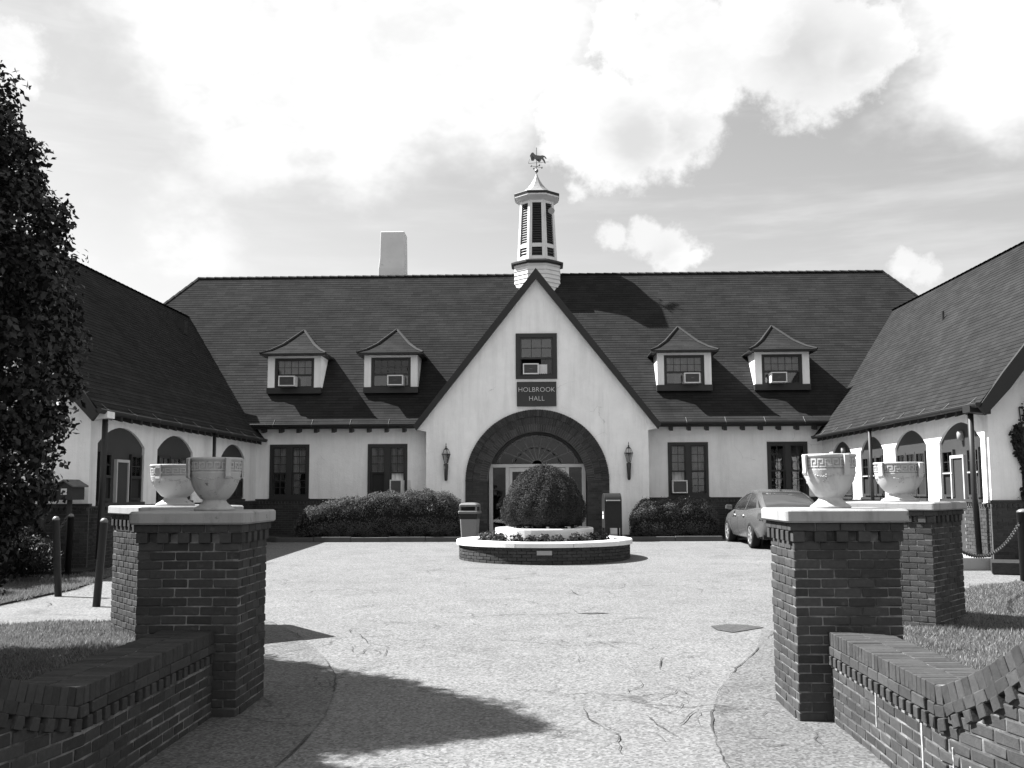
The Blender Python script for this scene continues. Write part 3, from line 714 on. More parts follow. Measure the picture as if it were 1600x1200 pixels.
# bedding plants around the inner ring
for i in range(13):
    a = -PI / 2 + (i - 6) * .235 + random.uniform(-.06, .06); rr = random.uniform(1.28, 1.42); s = random.uniform(.8, 1.25) * (1.35 if i in (0, 1, 11, 12) else 1)
    f = thing('bedding_plant', 'small leafy bedding plant in the soil ring of the round planter', 'plant', (PX + rr * math.cos(a), PY + rr * math.sin(a), pz + .40), 0, 'bedding plants in the round planter')
    n = 260; d = unit(RNG.normal(0, 1, (n, 3)) * [1, 1, .8] + [0, 0, .5]); C = d * (RNG.uniform(.3, 1, n)[:, None]) * .17 * s + [0, 0, .05]; C[:, 2] = np.abs(C[:, 2])
    stuff(leaves('leaf_mass', C, d, .035, 'flower', f, .6, .7))
    m = MB(); m.tube([(0, 0, -.02), (.01, .01, .1 * s)], .008, 5); m.build('stem', 'bark', f)

# ================================================================== THE HALL (local: x from its middle, y from the gable front, z from its ground)
HX, HY, HZ = -.2, 31.0, .30
hall = thing('hall_building', 'white stucco hall with steep dark roofs, two wings and a cupola', 'building', (HX, HY, HZ))
def TM(y0): return lambda u, wv, z: (u, y0 - wv, z)               # a wall that faces the court (-y)
def TR(u, wv, z): return (8.85 - wv, u, z)                          # right wing's wall, faces -x
def TL(u, wv, z): return (-8.85 + wv, u, z)                         # left wing's wall, faces +x
def wallcols(T, xs, lower, upper, th, mat='stucco', name='wall', holes=(), parent=hall):
    """a wall of upright slices; holes are (u0, u1, z0, z1)"""
    X = sorted(set([round(x, 4) for x in xs] + [round(v, 4) for h in holes for v in h[:2]])); m = MB(T)
    for a, b in zip(X, X[1:]):
        mid = (a + b) / 2; hs = sorted((h[2], h[3]) for h in holes if h[0] < mid < h[1])
        seg = []; z = None
        for h0, h1 in hs: seg.append((z, h0)); z = h1
        seg.append((z, None))
        for s0, s1 in seg:
            la, lb = (lower(a + 1e-5), lower(b - 1e-5)) if s0 is None else (s0, s0); ua, ub = (upper(a + 1e-5), upper(b - 1e-5)) if s1 is None else (s1, s1)
            if ua - la < 1e-3 and ub - lb < 1e-3: continue
            m.hexa([(a, 0, la), (b, 0, lb), (b, -th, lb), (a, -th, la), (a, 0, ua), (b, 0, ub), (b, -th, ub), (a, -th, ua)])
    return m.build(name, mat, parent)
def lin(a, b, n): return [a + (b - a) * i / n for i in range(n + 1)]
def brickfield(T, u0, u1, z0, z1, holes=(), bl=.2, dent=True, proud=.0, name='brickwork'):
    m = MB(T); c = 0; z = z0
    while z < z1 - .02:
        zz = min(z + CH, z1); u = u0 - (bl / 2 if c % 2 else 0); top = zz > z1 - CH - .01 and dent
        st = bl if not top else .1
        while u < u1:
            a, b = max(u, u0), min(u + st, u1)
            if b - a > .02 and not any(h[0] < (a + b) / 2 < h[1] and h[2] < (z + zz) / 2 < h[3] for h in holes):
                e = random.uniform(-.003, .003) + (random.choice((.015, -.02)) if False else 0)
                w0 = proud + .009 + e + (.025 if top else 0)
                m.add([(a + .005, w0, z + .005), (b - .005 - (.035 if top else 0), w0, z + .005), (b - .005 - (.035 if top else 0), w0, zz - .005), (a + .005, w0, zz - .005),
                       (a + .005, proud - .02, z + .005), (b - .005 - (.035 if top else 0), proud - .02, z + .005), (b - .005 - (.035 if top else 0), proud - .02, zz - .005), (a + .005, proud - .02, zz - .005)],
                      [(0, 1, 2, 3), (0, 4, 5, 1), (1, 5, 6, 2), (2, 6, 7, 3), (3, 7, 4, 0)])
            u += st
        z += CH; c += 1
    return stuff(m.build(name, 'brick', hall))
# --- main front walls with their window openings
WZ0, WZ1 = 1.16, 2.90
MW = [-7.80, -4.70, 4.69, 7.76]                                     # window middles
ZP = 1.15                                                           # top of the brick base
for s in (-1, 1):
    hl = [(c - .625, c + .625, WZ0 + .05, WZ1) for c in MW if c * s > 0]
    wallcols(TM(1.1), sorted([s * 3.3, s * 8.9]), lambda x: ZP, lambda x: 3.62, .25, holes=hl)
    a, b = sorted((s * 3.3, s * 8.9))
    wallcols(TM(1.07), [a, b], lambda x: -.3, lambda x: ZP, .25, 'mortar_dark', 'brick_base')
    brickfield(TM(1.07), a, b, .0, ZP, dent=True)
    MB(TM(1.07)).box(a, b, -.1, .035, ZP + .001, ZP + .045).build('water_table', 'trim', hall)
# --- middle gable wall
GR = 8.17; GE = 3.71; SL = (GR - 3.40) / GE
R_out, R_in, SPR = 2.17, 1.50, 1.70
def gtop(x): return GR - .16 - abs(x) * SL if abs(x) < 3.66 else 3.30
def glow(x): return SPR + math.sqrt(max(0, 1.96 ** 2 - x * x)) if abs(x) < 1.96 else -.3
xs = lin(-3.36, -1.96, 4) + lin(-1.96, 1.96, 40) + lin(1.96, 3.36, 4) + [0]
GW = (-.63, .63, 4.80, 6.20)
wallcols(TM(0), xs, glow, gtop, .3, holes=[GW])
for s in (-1, 1):                                                    # white kneelers at the foot of the gable, and its sides
    MB().hexa([(s * 3.355, -.002, 3.22), (s * 3.70, -.002, 3.30), (s * 3.70, .5, 3.30), (s * 3.355, .5, 3.22), (s * 3.355, -.002, 3.86), (s * 3.70, -.002, 3.41), (s * 3.70, .5, 3.41), (s * 3.355, .5, 3.86)]).build('kneeler', 'stucco', hall)
    MB().box(min(s * 3.06, s * 3.355), max(s * 3.06, s * 3.355), .301, 1.3, -.3, 3.6).build('gable_side_wall', 'stucco', hall)
# --- brick arch
out_b = [brick_mesh(.212, .13, .055, 'brick_arch', s) for s in range(4)]; in_b = [brick_mesh(.210, .16, .052, 'brick_arch', s + 9) for s in range(4)]
def arch_ring(R0, nbr, me, yy):
    for i in range(nbr):
        a = PI * (i + .5) / nbr
        o = put(me, hall, (R0 * math.cos(a), yy, SPR + R0 * math.sin(a)), 0, -a)
arch_ring(2.06, 92, out_b, -.005); arch_ring(1.838, 84, in_b, .035); arch_ring(1.615, 72, in_b, .055)
def sector(T, R0, R1, w0, w1, n, zc, mat, name, a0=0, a1=PI, parent=hall):
    m = MB(T); m.rings([[(r * math.cos(a), wv, zc + r * math.sin(a)) for r, wv in ((R0, w0), (R1, w0), (R1, w1), (R0, w1))] for a in lin(a0, a1, n)]); return m.build(name, mat, parent)
sector(TM(0), 1.505, 2.165, -.60, .012, 60, SPR, 'arch_mortar', 'arch_backing')
for s in (-1, 1):
    a, b = sorted((s * 1.505, s * 2.165)); MB(TM(0)).box(a, b, -.60, .035, -.3, SPR).build('arch_jamb', 'brick_arch', hall)
    brickfield(TM(0), a, b, .1, SPR, dent=False, proud=.040, bl=.22)
    TJ = (lambda s: (lambda u, wv, z: (s * (1.505 - wv), u, z)))(s); brickfield(TJ, -.03, .55, .1, SPR, dent=False)
# --- entrance doors and fanlight, set back in the arch
T = TM(.50); dz = 2.13
m = MB(T)
for a, b in ((-1.48, -1.36), (-.97, -.86), (.86, .97), (1.36, 1.48)): m.box(a, b, -.06, .05, .1, dz)
m.box(-1.48, 1.48, -.06, .06, dz, dz + .10); m.box(-1.48, 1.48, -.05, .04, .1, .22); m.box(-.04, .04, -.05, .03, .1, dz)
ent = m.build('entrance_frame', 'offwhite', hall, bevel=.006)
for a, b in ((-1.36, -.97), (.97, 1.36)): MB(T).box(a + .002, b - .002, -.01, .0, .221, dz - .001).build('sidelight_pane', 'glass', ent)
for s in (-1, 1):
    a, b = sorted((s * .045, s * .855)); d = MB(T)
    d.box(a, a + .09, -.03, .02, .13, dz - .01); d.box(b - .09, b, -.03, .02, .13, dz - .01); d.box(a + .09, b - .09, -.03, .02, .13, .35); d.box(a + .09, b - .09, -.03, .02, dz - .13, dz - .01)
    dd = d.build('entrance_door', 'offwhite', hall); MB(T).box(a + .09, b - .09, -.012, -.002, .35, dz - .13).build('pane', 'glass', dd)
    MB(T).tube([(s * .16, .02, 1.0), (s * .16, .07, 1.02), (s * .16, .07, 1.32), (s * .16, .02, 1.34)], .012).build('handle', 'chrome', dd)
zf = dz + .10; hw = 1.46
def fan_r(a):                                                        # radius of the opening seen from the fan's centre
    c, s_ = math.cos(a), math.sin(a); h0 = zf - SPR; return -h0 * s_ + math.sqrt(max(0, (h0 * s_) ** 2 + 1.495 ** 2 - h0 * h0))
fr = MB(T)
for i in range(40):
    a0, a1 = PI * i / 40, PI * (i + 1) / 40
    q = [(fan_r(a) * k * math.cos(a), zf + fan_r(a) * k * math.sin(a)) for a, k in ((a0, .93), (a0, 1.0), (a1, 1.0), (a1, .93))]
    fr.prism([(x, -.05, z) for x, z in q], [(x, .03, z) for x, z in q])
fan = fr.build('fanlight', 'trim', hall)
mu = MB(T); NS = 9
for i in range(1, NS):
    a = PI * i / NS; r1 = fan_r(a) * .95; c, s_ = math.cos(a), math.sin(a); px_, pz_ = -s_ * .012, c * .012
    q = [(.14 * c + px_, zf + .14 * s_ + pz_), (r1 * c + px_, zf + r1 * s_ + pz_), (r1 * c - px_, zf + r1 * s_ - pz_), (.14 * c - px_, zf + .14 * s_ - pz_)]
    mu.prism([(x, -.02, z) for x, z in q], [(x, .012, z) for x, z in q])
for kk, dip in ((.52, .06), (.56, .06), (.86, .05), (.13, 0)):
    for i in range(NS * 6):
        pts = []
        for j in (i, i + 1):
            a = PI * j / (NS * 6); ph = (j % 6) / 6 if j % 6 else 0
            bump = dip * math.sin(PI * ((j / 6) % 1)); rr = fan_r(a) * (kk - dip + bump * 1.4); pts.append((rr * math.cos(a), rr * math.sin(a), a))
        q = []
        for (x, z, a), k in ((pts[0], -.009), (pts[1], -.009), (pts[1], .009), (pts[0], .009)): q.append((x + k * math.cos(a), zf + z + k * math.sin(a)))
        mu.prism([(x, -.02, z) for x, z in q], [(x, .010, z) for x, z in q])
mu.build('muntin', 'acgrille', fan)
for i in range(NS):
    a = lin(PI * i / NS + .008, PI * (i + 1) / NS - .008, 5)
    for k0, k1 in ((.12, .50), (.55, .92)):
        q = [(fan_r(x) * k0 * math.cos(x), zf + fan_r(x) * k0 * math.sin(x)) for x in a] + [(fan_r(x) * k1 * math.cos(x), zf + fan_r(x) * k1 * math.sin(x)) for x in reversed(a)]
        MB(T).prism([(x, -.03, z) for x, z in q], [(x, -.024, z) for x, z in q]).build('pane', 'glass', fan)
# --- windows
def panes(T, par, u0, u1, z0, z1, nc, nr, wv, mat='glass', bar=.020, barmat='trim'):
    bm_ = MB(T); du = (u1 - u0) / nc; dz_ = (z1 - z0) / nr
    for i in range(1, nc): bm_.box(u0 + du * i - bar / 2, u0 + du * i + bar / 2, wv - .012, wv + .010, z0, z1)
    for j in range(1, nr): bm_.box(u0, u1, wv - .010, wv + .008, z0 + dz_ * j - bar / 2, z0 + dz_ * j + bar / 2)
    if nc * nr > 1: bm_.build('muntin', barmat, par)
    for i in range(nc):
        for j in range(nr):
            MB(T).box(u0 + du * i + bar * .3, u0 + du * (i + 1) - bar * .3, wv - .004, wv, z0 + dz_ * j + bar * .3, z0 + dz_ * (j + 1) - bar * .3).build('pane', mat, par)
def curtain(T, par, u0, u1, z0, z1, wv):
    n = max(6, int((u1 - u0) / .04)); m = MB(T); U = lin(u0, u1, n)
    for i in range(n):
        a, b = wv + .018 * math.sin(i * 1.9), wv + .018 * math.sin((i + 1) * 1.9)
        m.add([(U[i], a, z0), (U[i + 1], b, z0), (U[i + 1], b, z1), (U[i], a, z1)], [(0, 1, 2, 3)])
    m.build('curtain', 'curtain', par)
def frame(T, u0, u1, z0, z1, wd, w0, w1, name='window', mat='trim', sill=None, mull=()):
    m = MB(T); m.box(u0, u0 + wd, w0, w1, z0, z1); m.box(u1 - wd, u1, w0, w1, z0, z1); m.box(u0 + wd, u1 - wd, w0, w1, z1 - wd, z1); m.box(u0 + wd, u1 - wd, w0, w1, z0, z0 + wd)
    for a, b in mull: m.box(a, b, w0, w1 - .005, z0 + wd, z1 - wd)
    if sill: m.box(u0 - .03, u1 + .03, w0, w1 + sill, z0 - .09, z0)
    return m.build(name, mat, hall)
def room(T, u0, u1, z0, z1, w0=-.9, w1=-.24):
    m = MB(T); m.add([(u0, w1, z0), (u1, w1, z0), (u1, w1, z1), (u0, w1, z1), (u0, w0, z0), (u1, w0, z0), (u1, w0, z1), (u0, w0, z1)], [(4, 5, 6, 7), (0, 1, 5, 4), (1, 2, 6, 5), (2, 3, 7, 6), (3, 0, 4, 7)]); return m
def sash(T, par, u0, u1, z0, z1, wv, st=.045, mat='trim'):
    m = MB(T); m.box(u0, u0 + st, wv - .02, wv + .02, z0, z1); m.box(u1 - st, u1, wv - .02, wv + .02, z0, z1); m.box(u0 + st, u1 - st, wv - .02, wv + .02, z0, z0 + st); m.box(u0 + st, u1 - st, wv - .02, wv + .02, z1 - st, z1)
    m.build('sash', mat, par); return u0 + st, u1 - st, z0 + st, z1 - st
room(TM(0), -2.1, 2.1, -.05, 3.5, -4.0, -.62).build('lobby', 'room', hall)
for k, c in enumerate(MW):
    T = TM(1.1); z0, z1 = WZ0 + .05, WZ1; zm = z0 + (z1 - z0) * .47
    wf = frame(T, c - .625, c + .625, z0, z1, .085, -.16, .03, sill=.03, mull=((c - .075, c + .075),))
    for s in (-1, 1):
        a, b = (c - .54, c - .075) if s < 0 else (c + .075, c + .54)
        q = sash(T, wf, a, b, zm - .02, z1 - .085, -.03); panes(T, wf, *q, 2, 3, -.03, 'glass')
        if k != 3: curtain(T, wf, a, b, z0 + .1, z1 - .1, -.14 if k != 2 else -.26)
        q = sash(T, wf, a, b, z0 + .085, zm + .02, -.075)
        if k in (1, 2) and s == (1 if k == 1 else -1): continue
        if k == 1: MB(T).box(q[0], q[1], -.08, -.075, q[2], q[3]).build('pane', 'screen', wf)
        else: panes(T, wf, *q, 2, 3, -.075, 'glass' if k == 3 else 'glass_refl'); 
        if k < 3: MB(T).box(q[0], q[1], -.115, -.112, q[2], q[3]).build('screen', 'screen', wf)
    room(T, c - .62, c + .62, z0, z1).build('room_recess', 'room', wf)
T = TM(0); wf = frame(T, -.63, .63, 4.80, 6.20, .12, -.14, .04)
q = sash(T, wf, -.51, .51, 5.42, 6.08, -.02, .05, 'panel'); panes(T, wf, *q, 3, 2, -.02, 'glass_refl')
q = sash(T, wf, -.51, .51, 4.92, 5.46, -.07, .05, 'panel'); MB(T).box(.14, q[1], -.075, -.07, q[2], q[3]).build('pane', 'glass', wf)
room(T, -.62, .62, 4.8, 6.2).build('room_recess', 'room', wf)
# --- roofs laid in stepped courses of shingles
def courses(m, uvs, e0, e1, t0, t1, exp=.120, lift=.008, deck=.05, vstart=0):
    e0, e1, t0, t1 = map(Vector, (e0, e1, t0, t1)); up = ((t0 + t1) / 2 - (e0 + e1) / 2); ud = (e1 - e0)
    if ud.length < 1e-6: ud = t1 - t0
    un = ud.normalized(); vdir = (up - un * up.dot(un)); H = vdir.length; vn = vdir.normalized(); nn = un.cross(vn)
    if nn.z < 0: nn = -nn
    k = max(1, int(round(H / exp)))
    for i in range(k):
        f0, f1 = i / k, (i + 1) / k
        jl = lift * random.uniform(.8, 1.2)
        a, b = e0.lerp(t0, f0), e1.lerp(t1, f0); c, d = e1.lerp(t1, f1), e0.lerp(t0, f1)
        P = [a + nn * jl, b + nn * jl, c + nn * .002, d + nn * .002, a - nn * .002, b - nn * .002]
        m.add([tuple(p) for p in P], [(0, 1, 2, 3), (4, 5, 1, 0)])
        for idx in (0, 1, 2, 3): uvs.append(((P[idx] - e0).dot(un), vstart + (i + .01 if idx < 2 else i + .99)))
        for idx in (4, 5, 1, 0): uvs.append(((P[idx] - e0).dot(un), vstart + i + .05))
    P = [p - nn * deck for p in (e0, e1, t1, t0)]; m.add([tuple(p) for p in P] , [(0, 1, 2, 3)]); uvs += [(0, 0)] * 4
    return k
def roofobj(faces, name, parent, mat='roof'):
    m = MB(); uvs = []; vs = 0
    for f in faces: vs += courses(m, uvs, *f, vstart=vs) + 3
    o = m.build(name, mat, parent, fix=False); ul = o.data.uv_layers.new(name='UVMap')
    ul.data.foreach_set('uv', np.array(uvs, np.float32).ravel()); return o
ME, MK, MR = (.60, 3.52), (1.02, 3.84), (5.40, 9.20)               # eave edge, kink, ridge of the main roof (y, z)
RX = 12.35; HXk = RX + (MR[0] - MK[0])
yb = 2 * MR[0]
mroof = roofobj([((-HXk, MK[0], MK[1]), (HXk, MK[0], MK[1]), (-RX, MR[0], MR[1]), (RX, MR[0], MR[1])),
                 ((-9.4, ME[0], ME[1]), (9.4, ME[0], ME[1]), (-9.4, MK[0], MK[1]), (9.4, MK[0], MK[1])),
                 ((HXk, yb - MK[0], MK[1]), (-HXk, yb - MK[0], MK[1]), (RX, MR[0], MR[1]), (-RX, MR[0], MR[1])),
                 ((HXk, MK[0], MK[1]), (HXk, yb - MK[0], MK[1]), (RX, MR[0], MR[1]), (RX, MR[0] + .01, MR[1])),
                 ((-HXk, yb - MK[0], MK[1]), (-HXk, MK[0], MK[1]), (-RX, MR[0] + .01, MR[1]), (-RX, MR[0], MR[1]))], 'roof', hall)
def caps(par, a, b, wd=.10, seglen=.30, mat='roof'):                 # ridge and hip cap shingles
    a, b = Vector(a), Vector(b); L = (b - a).length; n = max(1, int(L / seglen)); d = (b - a) / n; dn = d.normalized(); sd = dn.cross(Vector((0, 0, 1))).normalized(); m = MB()
    for i in range(n):
        p, q = a + d * i, a + d * (i + 1.12); h = Vector((0, 0, .022)); dr = Vector((0, 0, -.05))
        m.add([tuple(x) for x in (p + sd * wd + dr + h, p + h * 1.4, p - sd * wd + dr + h, q - sd * wd + dr, q + h * .5, q + sd * wd + dr)], [(0, 1, 4, 5), (1, 2, 3, 4)])
    o = m.build('ridge_cap', mat, par, fix=False); o.data.uv_layers.new(name='UVMap'); return o
caps(mroof, (-RX, MR[0], MR[1]), (RX, MR[0], MR[1]))
for s in (-1, 1): caps(mroof, (s * RX, MR[0], MR[1]), (s * HXk, MK[0], MK[1]))
groof = roofobj([((s * GE, -.16, GR - GE * SL), (s * GE, 1.6, GR - GE * SL), (0, -.16, GR), (0, 5.0, GR)) for s in (-1, 1)], 'gable_roof', hall)
for s in (-1, 1):                                                    # barge boards
    m = MB(); n1 = Vector((SL, 0, 1)).normalized(); wdv = .30
    A = [(0, GR + .03), (s * (GE + .03), GR - GE * SL - .01), (s * (GE + .03) - s * .10, GR - GE * SL - .16), (0, GR - wdv)]
    m.prism([(x, -.20, z) for x, z in A], [(x, -.12, z) for x, z in A]); m.build('barge_board', 'fascia', hall)
# wings
WE, WK, WR = (8.56, 3.04), (9.02, 3.604), (12.25, 7.56)
YF = -11.15
for s in (-1, 1):
    xo = 2 * WR[0] - WK[0]; xoe = 2 * WR[0] - WE[0]
    wr_ = roofobj([((s * WK[0], YF, WK[1]), (s * WK[0], 3.4, WK[1]), (s * WR[0], YF, WR[1]), (s * WR[0], 4.6, WR[1])),
             ((s * WE[0], YF, WE[1]), (s * WE[0], 1.05, WE[1]), (s * WK[0], YF, WK[1]), (s * WK[0], 1.05, WK[1])),
             ((s * xo, YF, WK[1]), (s * xo, 9.8, WK[1]), (s * WR[0], YF, WR[1]), (s * WR[0], 5.5, WR[1])),
             ((s * xoe, YF, WE[1]), (s * xoe, 9.8, WE[1]), (s * xo, YF, WK[1]), (s * xo, 9.8, WK[1]))], 'wing_roof', hall)
    caps(wr_, (s * WR[0], YF, WR[1]), (s * WR[0], 4.6, WR[1]))
    for k in (-1, 1):                                                # barge boards at the wing's gable
        m = MB(); f = lambda x, z: (s * (WR[0] + k * (x - WR[0]) if k > 0 else 2 * WR[0] - x), z)
        P = [(WE[0] - .02, WE[1] - .06), (WK[0], WK[1] + .03), (WR[0], WR[1] + .04), (WR[0], WR[1] - .34), (WK[0] + .12, WK[1] - .28), (WE[0] + .10, WE[1] - .22)]
        P = [(s * (x if k > 0 else 2 * WR[0] - x), z) for x, z in P]
        m.prism([(x, YF - .05, z) for x, z in P], [(x, YF + .04, z) for x, z in P]); m.build('barge_board', 'fascia', hall)
    # gable wall of the wing
    def wtop(x, s=s):
        d = abs(abs(x) - WR[0]); q = WR[0] - WK[0]; sl = (WR[1] - WK[1]) / q
        return min(WR[1] - .12 - d * sl, WR[1] - .12) if d < q else WK[1] - .12 - (d - q) * 1.2
    a, b = sorted((s * 8.85, s * (2 * WR[0] - 8.85))); gx = sorted((s * 9.45, s * 10.9)) if s > 0 else None
    hs = [(gx[0], gx[1], ZP + .12, 2.62)] if gx else []
    wallcols(TM(-10.8), [a, s * WK[0], s * WR[0], s * (2 * WR[0] - WK[0]), b], lambda x: ZP, wtop, .25, holes=hs)
    wallcols(TM(-10.83), [a - (.03 if s < 0 else .03), b + .03], lambda x: -.4, lambda x: ZP, .25, 'mortar_dark', 'brick_base')
    brickfield(TM(-10.83), a - .03, b + .03, -.2, ZP)
    MB(TM(-10.83)).box(a - .05, b + .05, -.1, .03, ZP + .001, ZP + .05).build('water_table', 'trim' if s < 0 else 'brick', hall)
    if gx:
        T = TM(-10.8); wf = frame(T, gx[0], gx[1], ZP + .12, 2.62, .10, -.16, .02, sill=.02, mull=((10.12, 10.22),))
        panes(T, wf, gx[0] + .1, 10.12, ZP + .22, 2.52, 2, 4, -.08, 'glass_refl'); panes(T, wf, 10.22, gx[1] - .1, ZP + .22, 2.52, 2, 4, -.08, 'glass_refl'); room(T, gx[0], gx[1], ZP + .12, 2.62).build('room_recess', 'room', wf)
    MB().hexa([(s * 8.46, -10.95, 2.90), (s * 8.86, -10.95, 2.86), (s * 8.86, -10.6, 2.86), (s * 8.46, -10.6, 2.90), (s * 8.46, -10.95, 3.03), (s * 8.86, -10.95, 3.2), (s * 8.86, -10.6, 3.2), (s * 8.46, -10.6, 3.03)]).build('kneeler', 'stucco' if s < 0 else 'fascia', hall)
    xo_ = s * (2 * WR[0] - 8.85); MB().box(min(xo_, xo_ - s * .25), max(xo_, xo_ - s * .25), -10.54, 10, -.3, 3.1).build('outer_wall', 'stucco', hall)
MB().box(-15.6, 15.6, 9.6, 9.85, -.3, 3.6).build('rear_wall', 'stucco', hall)
# courtyard walls of the wings with segmental arched recesses (u is y)
ARR = [(-10.43, -8.30), (-7.54, -5.46), (-4.6, -2.7), (-1.9, .1)]; ARL = [(-10.46, -8.01), (-7.23, -4.8), (-2.44, -.2)]
def archz(a, b, u, zs=2.42, zt=2.80):
    h = zt - zs; c = (b - a) / 2; R = (c * c + h * h) / (2 * h); d = u - (a + b) / 2; return zt - R + math.sqrt(max(0, R * R - d * d))
for s, T, AR in ((1, TR, ARR), (-1, TL, ARL)):
    xs = [-10.55, 1.3]
    for a, b in AR: xs += lin(a, b, 12)
    doors = (0,) 
    def lowr(u, AR=AR):
        for a, b in AR:
            if a < u < b: return archz(a, b, u)
        return ZP
    wallcols(T, xs, lowr, lambda u: 3.16, .22)
    dr = (AR[0][0] + .85, AR[0][0] + 1.55) if s > 0 else (AR[0][0] + .95, AR[0][0] + 1.62)
    T2 = (lambda T: (lambda u, wv, z: T(u, wv + .03, z)))(T)
    wallcols(T2, [-10.58, 1.1] + list(dr), lambda u: -.4, lambda u: -.2 if dr[0] < u < dr[1] else ZP, .25, 'mortar_dark' if s < 0 else 'mortar', 'brick_base')
    brickfield(T2, -10.8, 1.07, -.2, ZP, holes=[(dr[0], dr[1], -1, 9)])
    Tw = T; T = (lambda Q: (lambda u, wv, z: Q(u, wv + .105, z)))(Tw)
    for k, (a, b) in enumerate(AR):
        m = MB(T); U = lin(a, b, 12)
        m.prism([(a, -.20, ZP - .02)] + [(u, -.20, archz(a, b, u) + .02) for u in U] + [(b, -.20, ZP - .02)], [(a, -.16, ZP - .02)] + [(u, -.16, archz(a, b, u) + .02) for u in U] + [(b, -.16, ZP - .02)])
        pn = m.build('arch_panel', 'panel', hall)
        MB(T).box(a + .01, b - .01, -.16, -.05, ZP, ZP + .06).build('sill', 'panel', pn)
        if k == 0: spans = [(a + .12, a + .72), (b - .72, b - .12)]
        else:
            wq = (b - a - .3) / 3; spans = [(a + .12 + i * (wq + .03), a + .12 + i * (wq + .03) + wq) for i in range(3)]
        zt = 2.28 if k else 2.25
        for i, (u0, u1) in enumerate(spans):
            fm = MB(T); zz0 = ZP + .10; f_ = .05
            for q in ((u0, u0 + f_, zz0, zt), (u1 - f_, u1, zz0, zt), (u0 + f_, u1 - f_, zt - f_, zt), (u0 + f_, u1 - f_, zz0, zz0 + f_), (u0 + f_, u1 - f_, (zz0 + zt) / 2 - .03, (zz0 + zt) / 2 + .03)): fm.box(q[0], q[1], -.158, -.10, q[2], q[3])
            wf = fm.build('window', 'panel' if s > 0 else 'trim', hall)
            zm = (zz0 + zt) / 2
            panes(T, wf, u0 + f_, u1 - f_, zm + .03, zt - f_, 2, 2, -.125, 'glass_refl' if s > 0 else 'glass', .016)
            MB(T).box(u0 + f_ + .002, u1 - f_ - .002, -.158, -.152, zm + .04, zt - f_ - .002).build('curtain', 'curtain', wf)
            MB(T).box(u0 + f_ + .002, u1 - f_ - .002, -.150, -.140, zz0 + f_ + .002, zm - .032).build('screen', 'screen', wf)
            if s > 0: MB(T).box(u0 + f_, u1 - f_, -.11, -.085, zm - .012, zm + .012).build('meeting_rail', 'offwhite', wf)
    # door in the first arch
    fm = MB(T); d0, d1 = dr
    fm.box(d0, d0 + .05, -.158, -.09, .1, 2.12); fm.box(d1 - .05, d1, -.158, -.09, .1, 2.12); fm.box(d0 + .05, d1 - .05, -.158, -.09, 2.06, 2.12)
    dd = fm.build('door', 'offwhite', hall)
    MB(T).box(d0 + .051, d1 - .051, -.15, -.12, .1, 2.058).build('door_leaf', 'doorpaint' if s < 0 else 'panel', dd)
    MB(T).tube([(d0 + .13, -.10, 1.0), (d0 + .13, -.05, 1.0), (d0 + .13, -.05, 1.12)], .016).build('handle', 'chrome', dd)
    T = Tw
    # rafter tails
    n = 22
    for i in range(n):
        u = -10.5 + i * .53
        if u > .7: break
        MB(T).hexa([(u, -.02, 2.96), (u + .11, -.02, 2.96), (u + .11, .25, 2.88), (u, .25, 2.88), (u, -.02, 3.16), (u + .11, -.02, 3.16), (u + .11, .25, 3.06), (u, .25, 3.06)]).build('rafter_tail', 'trim', hall)
    MB(T).box(-10.9, .9, .24, .29, 2.98, 3.10).build('fascia', 'fascia', hall)
    g = MB(); xx = s * 8.53
    g.rings([[(xx + .065 * math.cos(a), y, 3.05 + .08 * math.sin(a)) for a in lin(PI, 2 * PI, 7)] + [(xx + .05, y, 3.065), (xx - .05, y, 3.065)] for y in (-11.2, .95)])
    gut = g.build('gutter', 'fascia', hall)
    st = MB()
    for i in range(9):
        y = -10.8 + i * 1.35; st.tube([(s * 8.66, y, 3.19), (xx, y, 3.08), (xx - s * .072, y, 3.05), (xx - s * .05, y, 2.98)], .007, 5)
    stuff(st.build('gutter_strap', 'acgrille', gut))
    for y in ((-10.62, -4.35) if s > 0 else (-10.72, -3.85)):
        p = MB(); p.tube([(s * 8.60, y, 3.0), (s * 8.60, y, 1.6), (s * 8.64, y, .12), (s * 8.55, y, .05)], .058 if y < -9 else .045, 10); p.build('downspout', 'fascia', hall, sm=True)
# main eave: rafter tails, fascia and gutter
for s in (-1, 1):
    for i in range(9):
        u = s * (4.15 + i * .553); MB(TM(1.1)).hexa([(u - .05, -.02, 3.30), (u + .05, -.02, 3.30), (u + .05, .36, 3.24), (u - .05, .36, 3.24), (u - .05, -.02, 3.60), (u + .05, -.02, 3.60), (u + .05, .36, 3.40), (u - .05, .36, 3.40)]).build('rafter_tail', 'trim', hall)
    a, b = sorted((s * 3.4, s * 9.0)); MB(TM(1.1)).box(a, b, .38, .46, 3.36, 3.56).build('fascia', 'fascia', hall)
    g = MB(); g.rings([[(x, .585 + .075 * math.cos(q), 3.50 + .10 * math.sin(q)) for q in lin(PI, 2 * PI, 7)] + [(x, .645, 3.51), (x, .525, 3.51)] for x in (a, b)]); gut = g.build('gutter', 'fascia', hall)
    st = MB()
    for i in range(4):
        x = s * (4.6 + i * 1.2); st.tube([(x, .75, 3.66), (x, .58, 3.53), (x, .495, 3.48), (x, .52, 3.41)], .007, 5)
    stuff(st.build('gutter_strap', 'acgrille', gut))
    MB(TM(1.1)).box(a, b, -.05, .38, 3.565, 3.585).build('soffit', 'trim', hall)
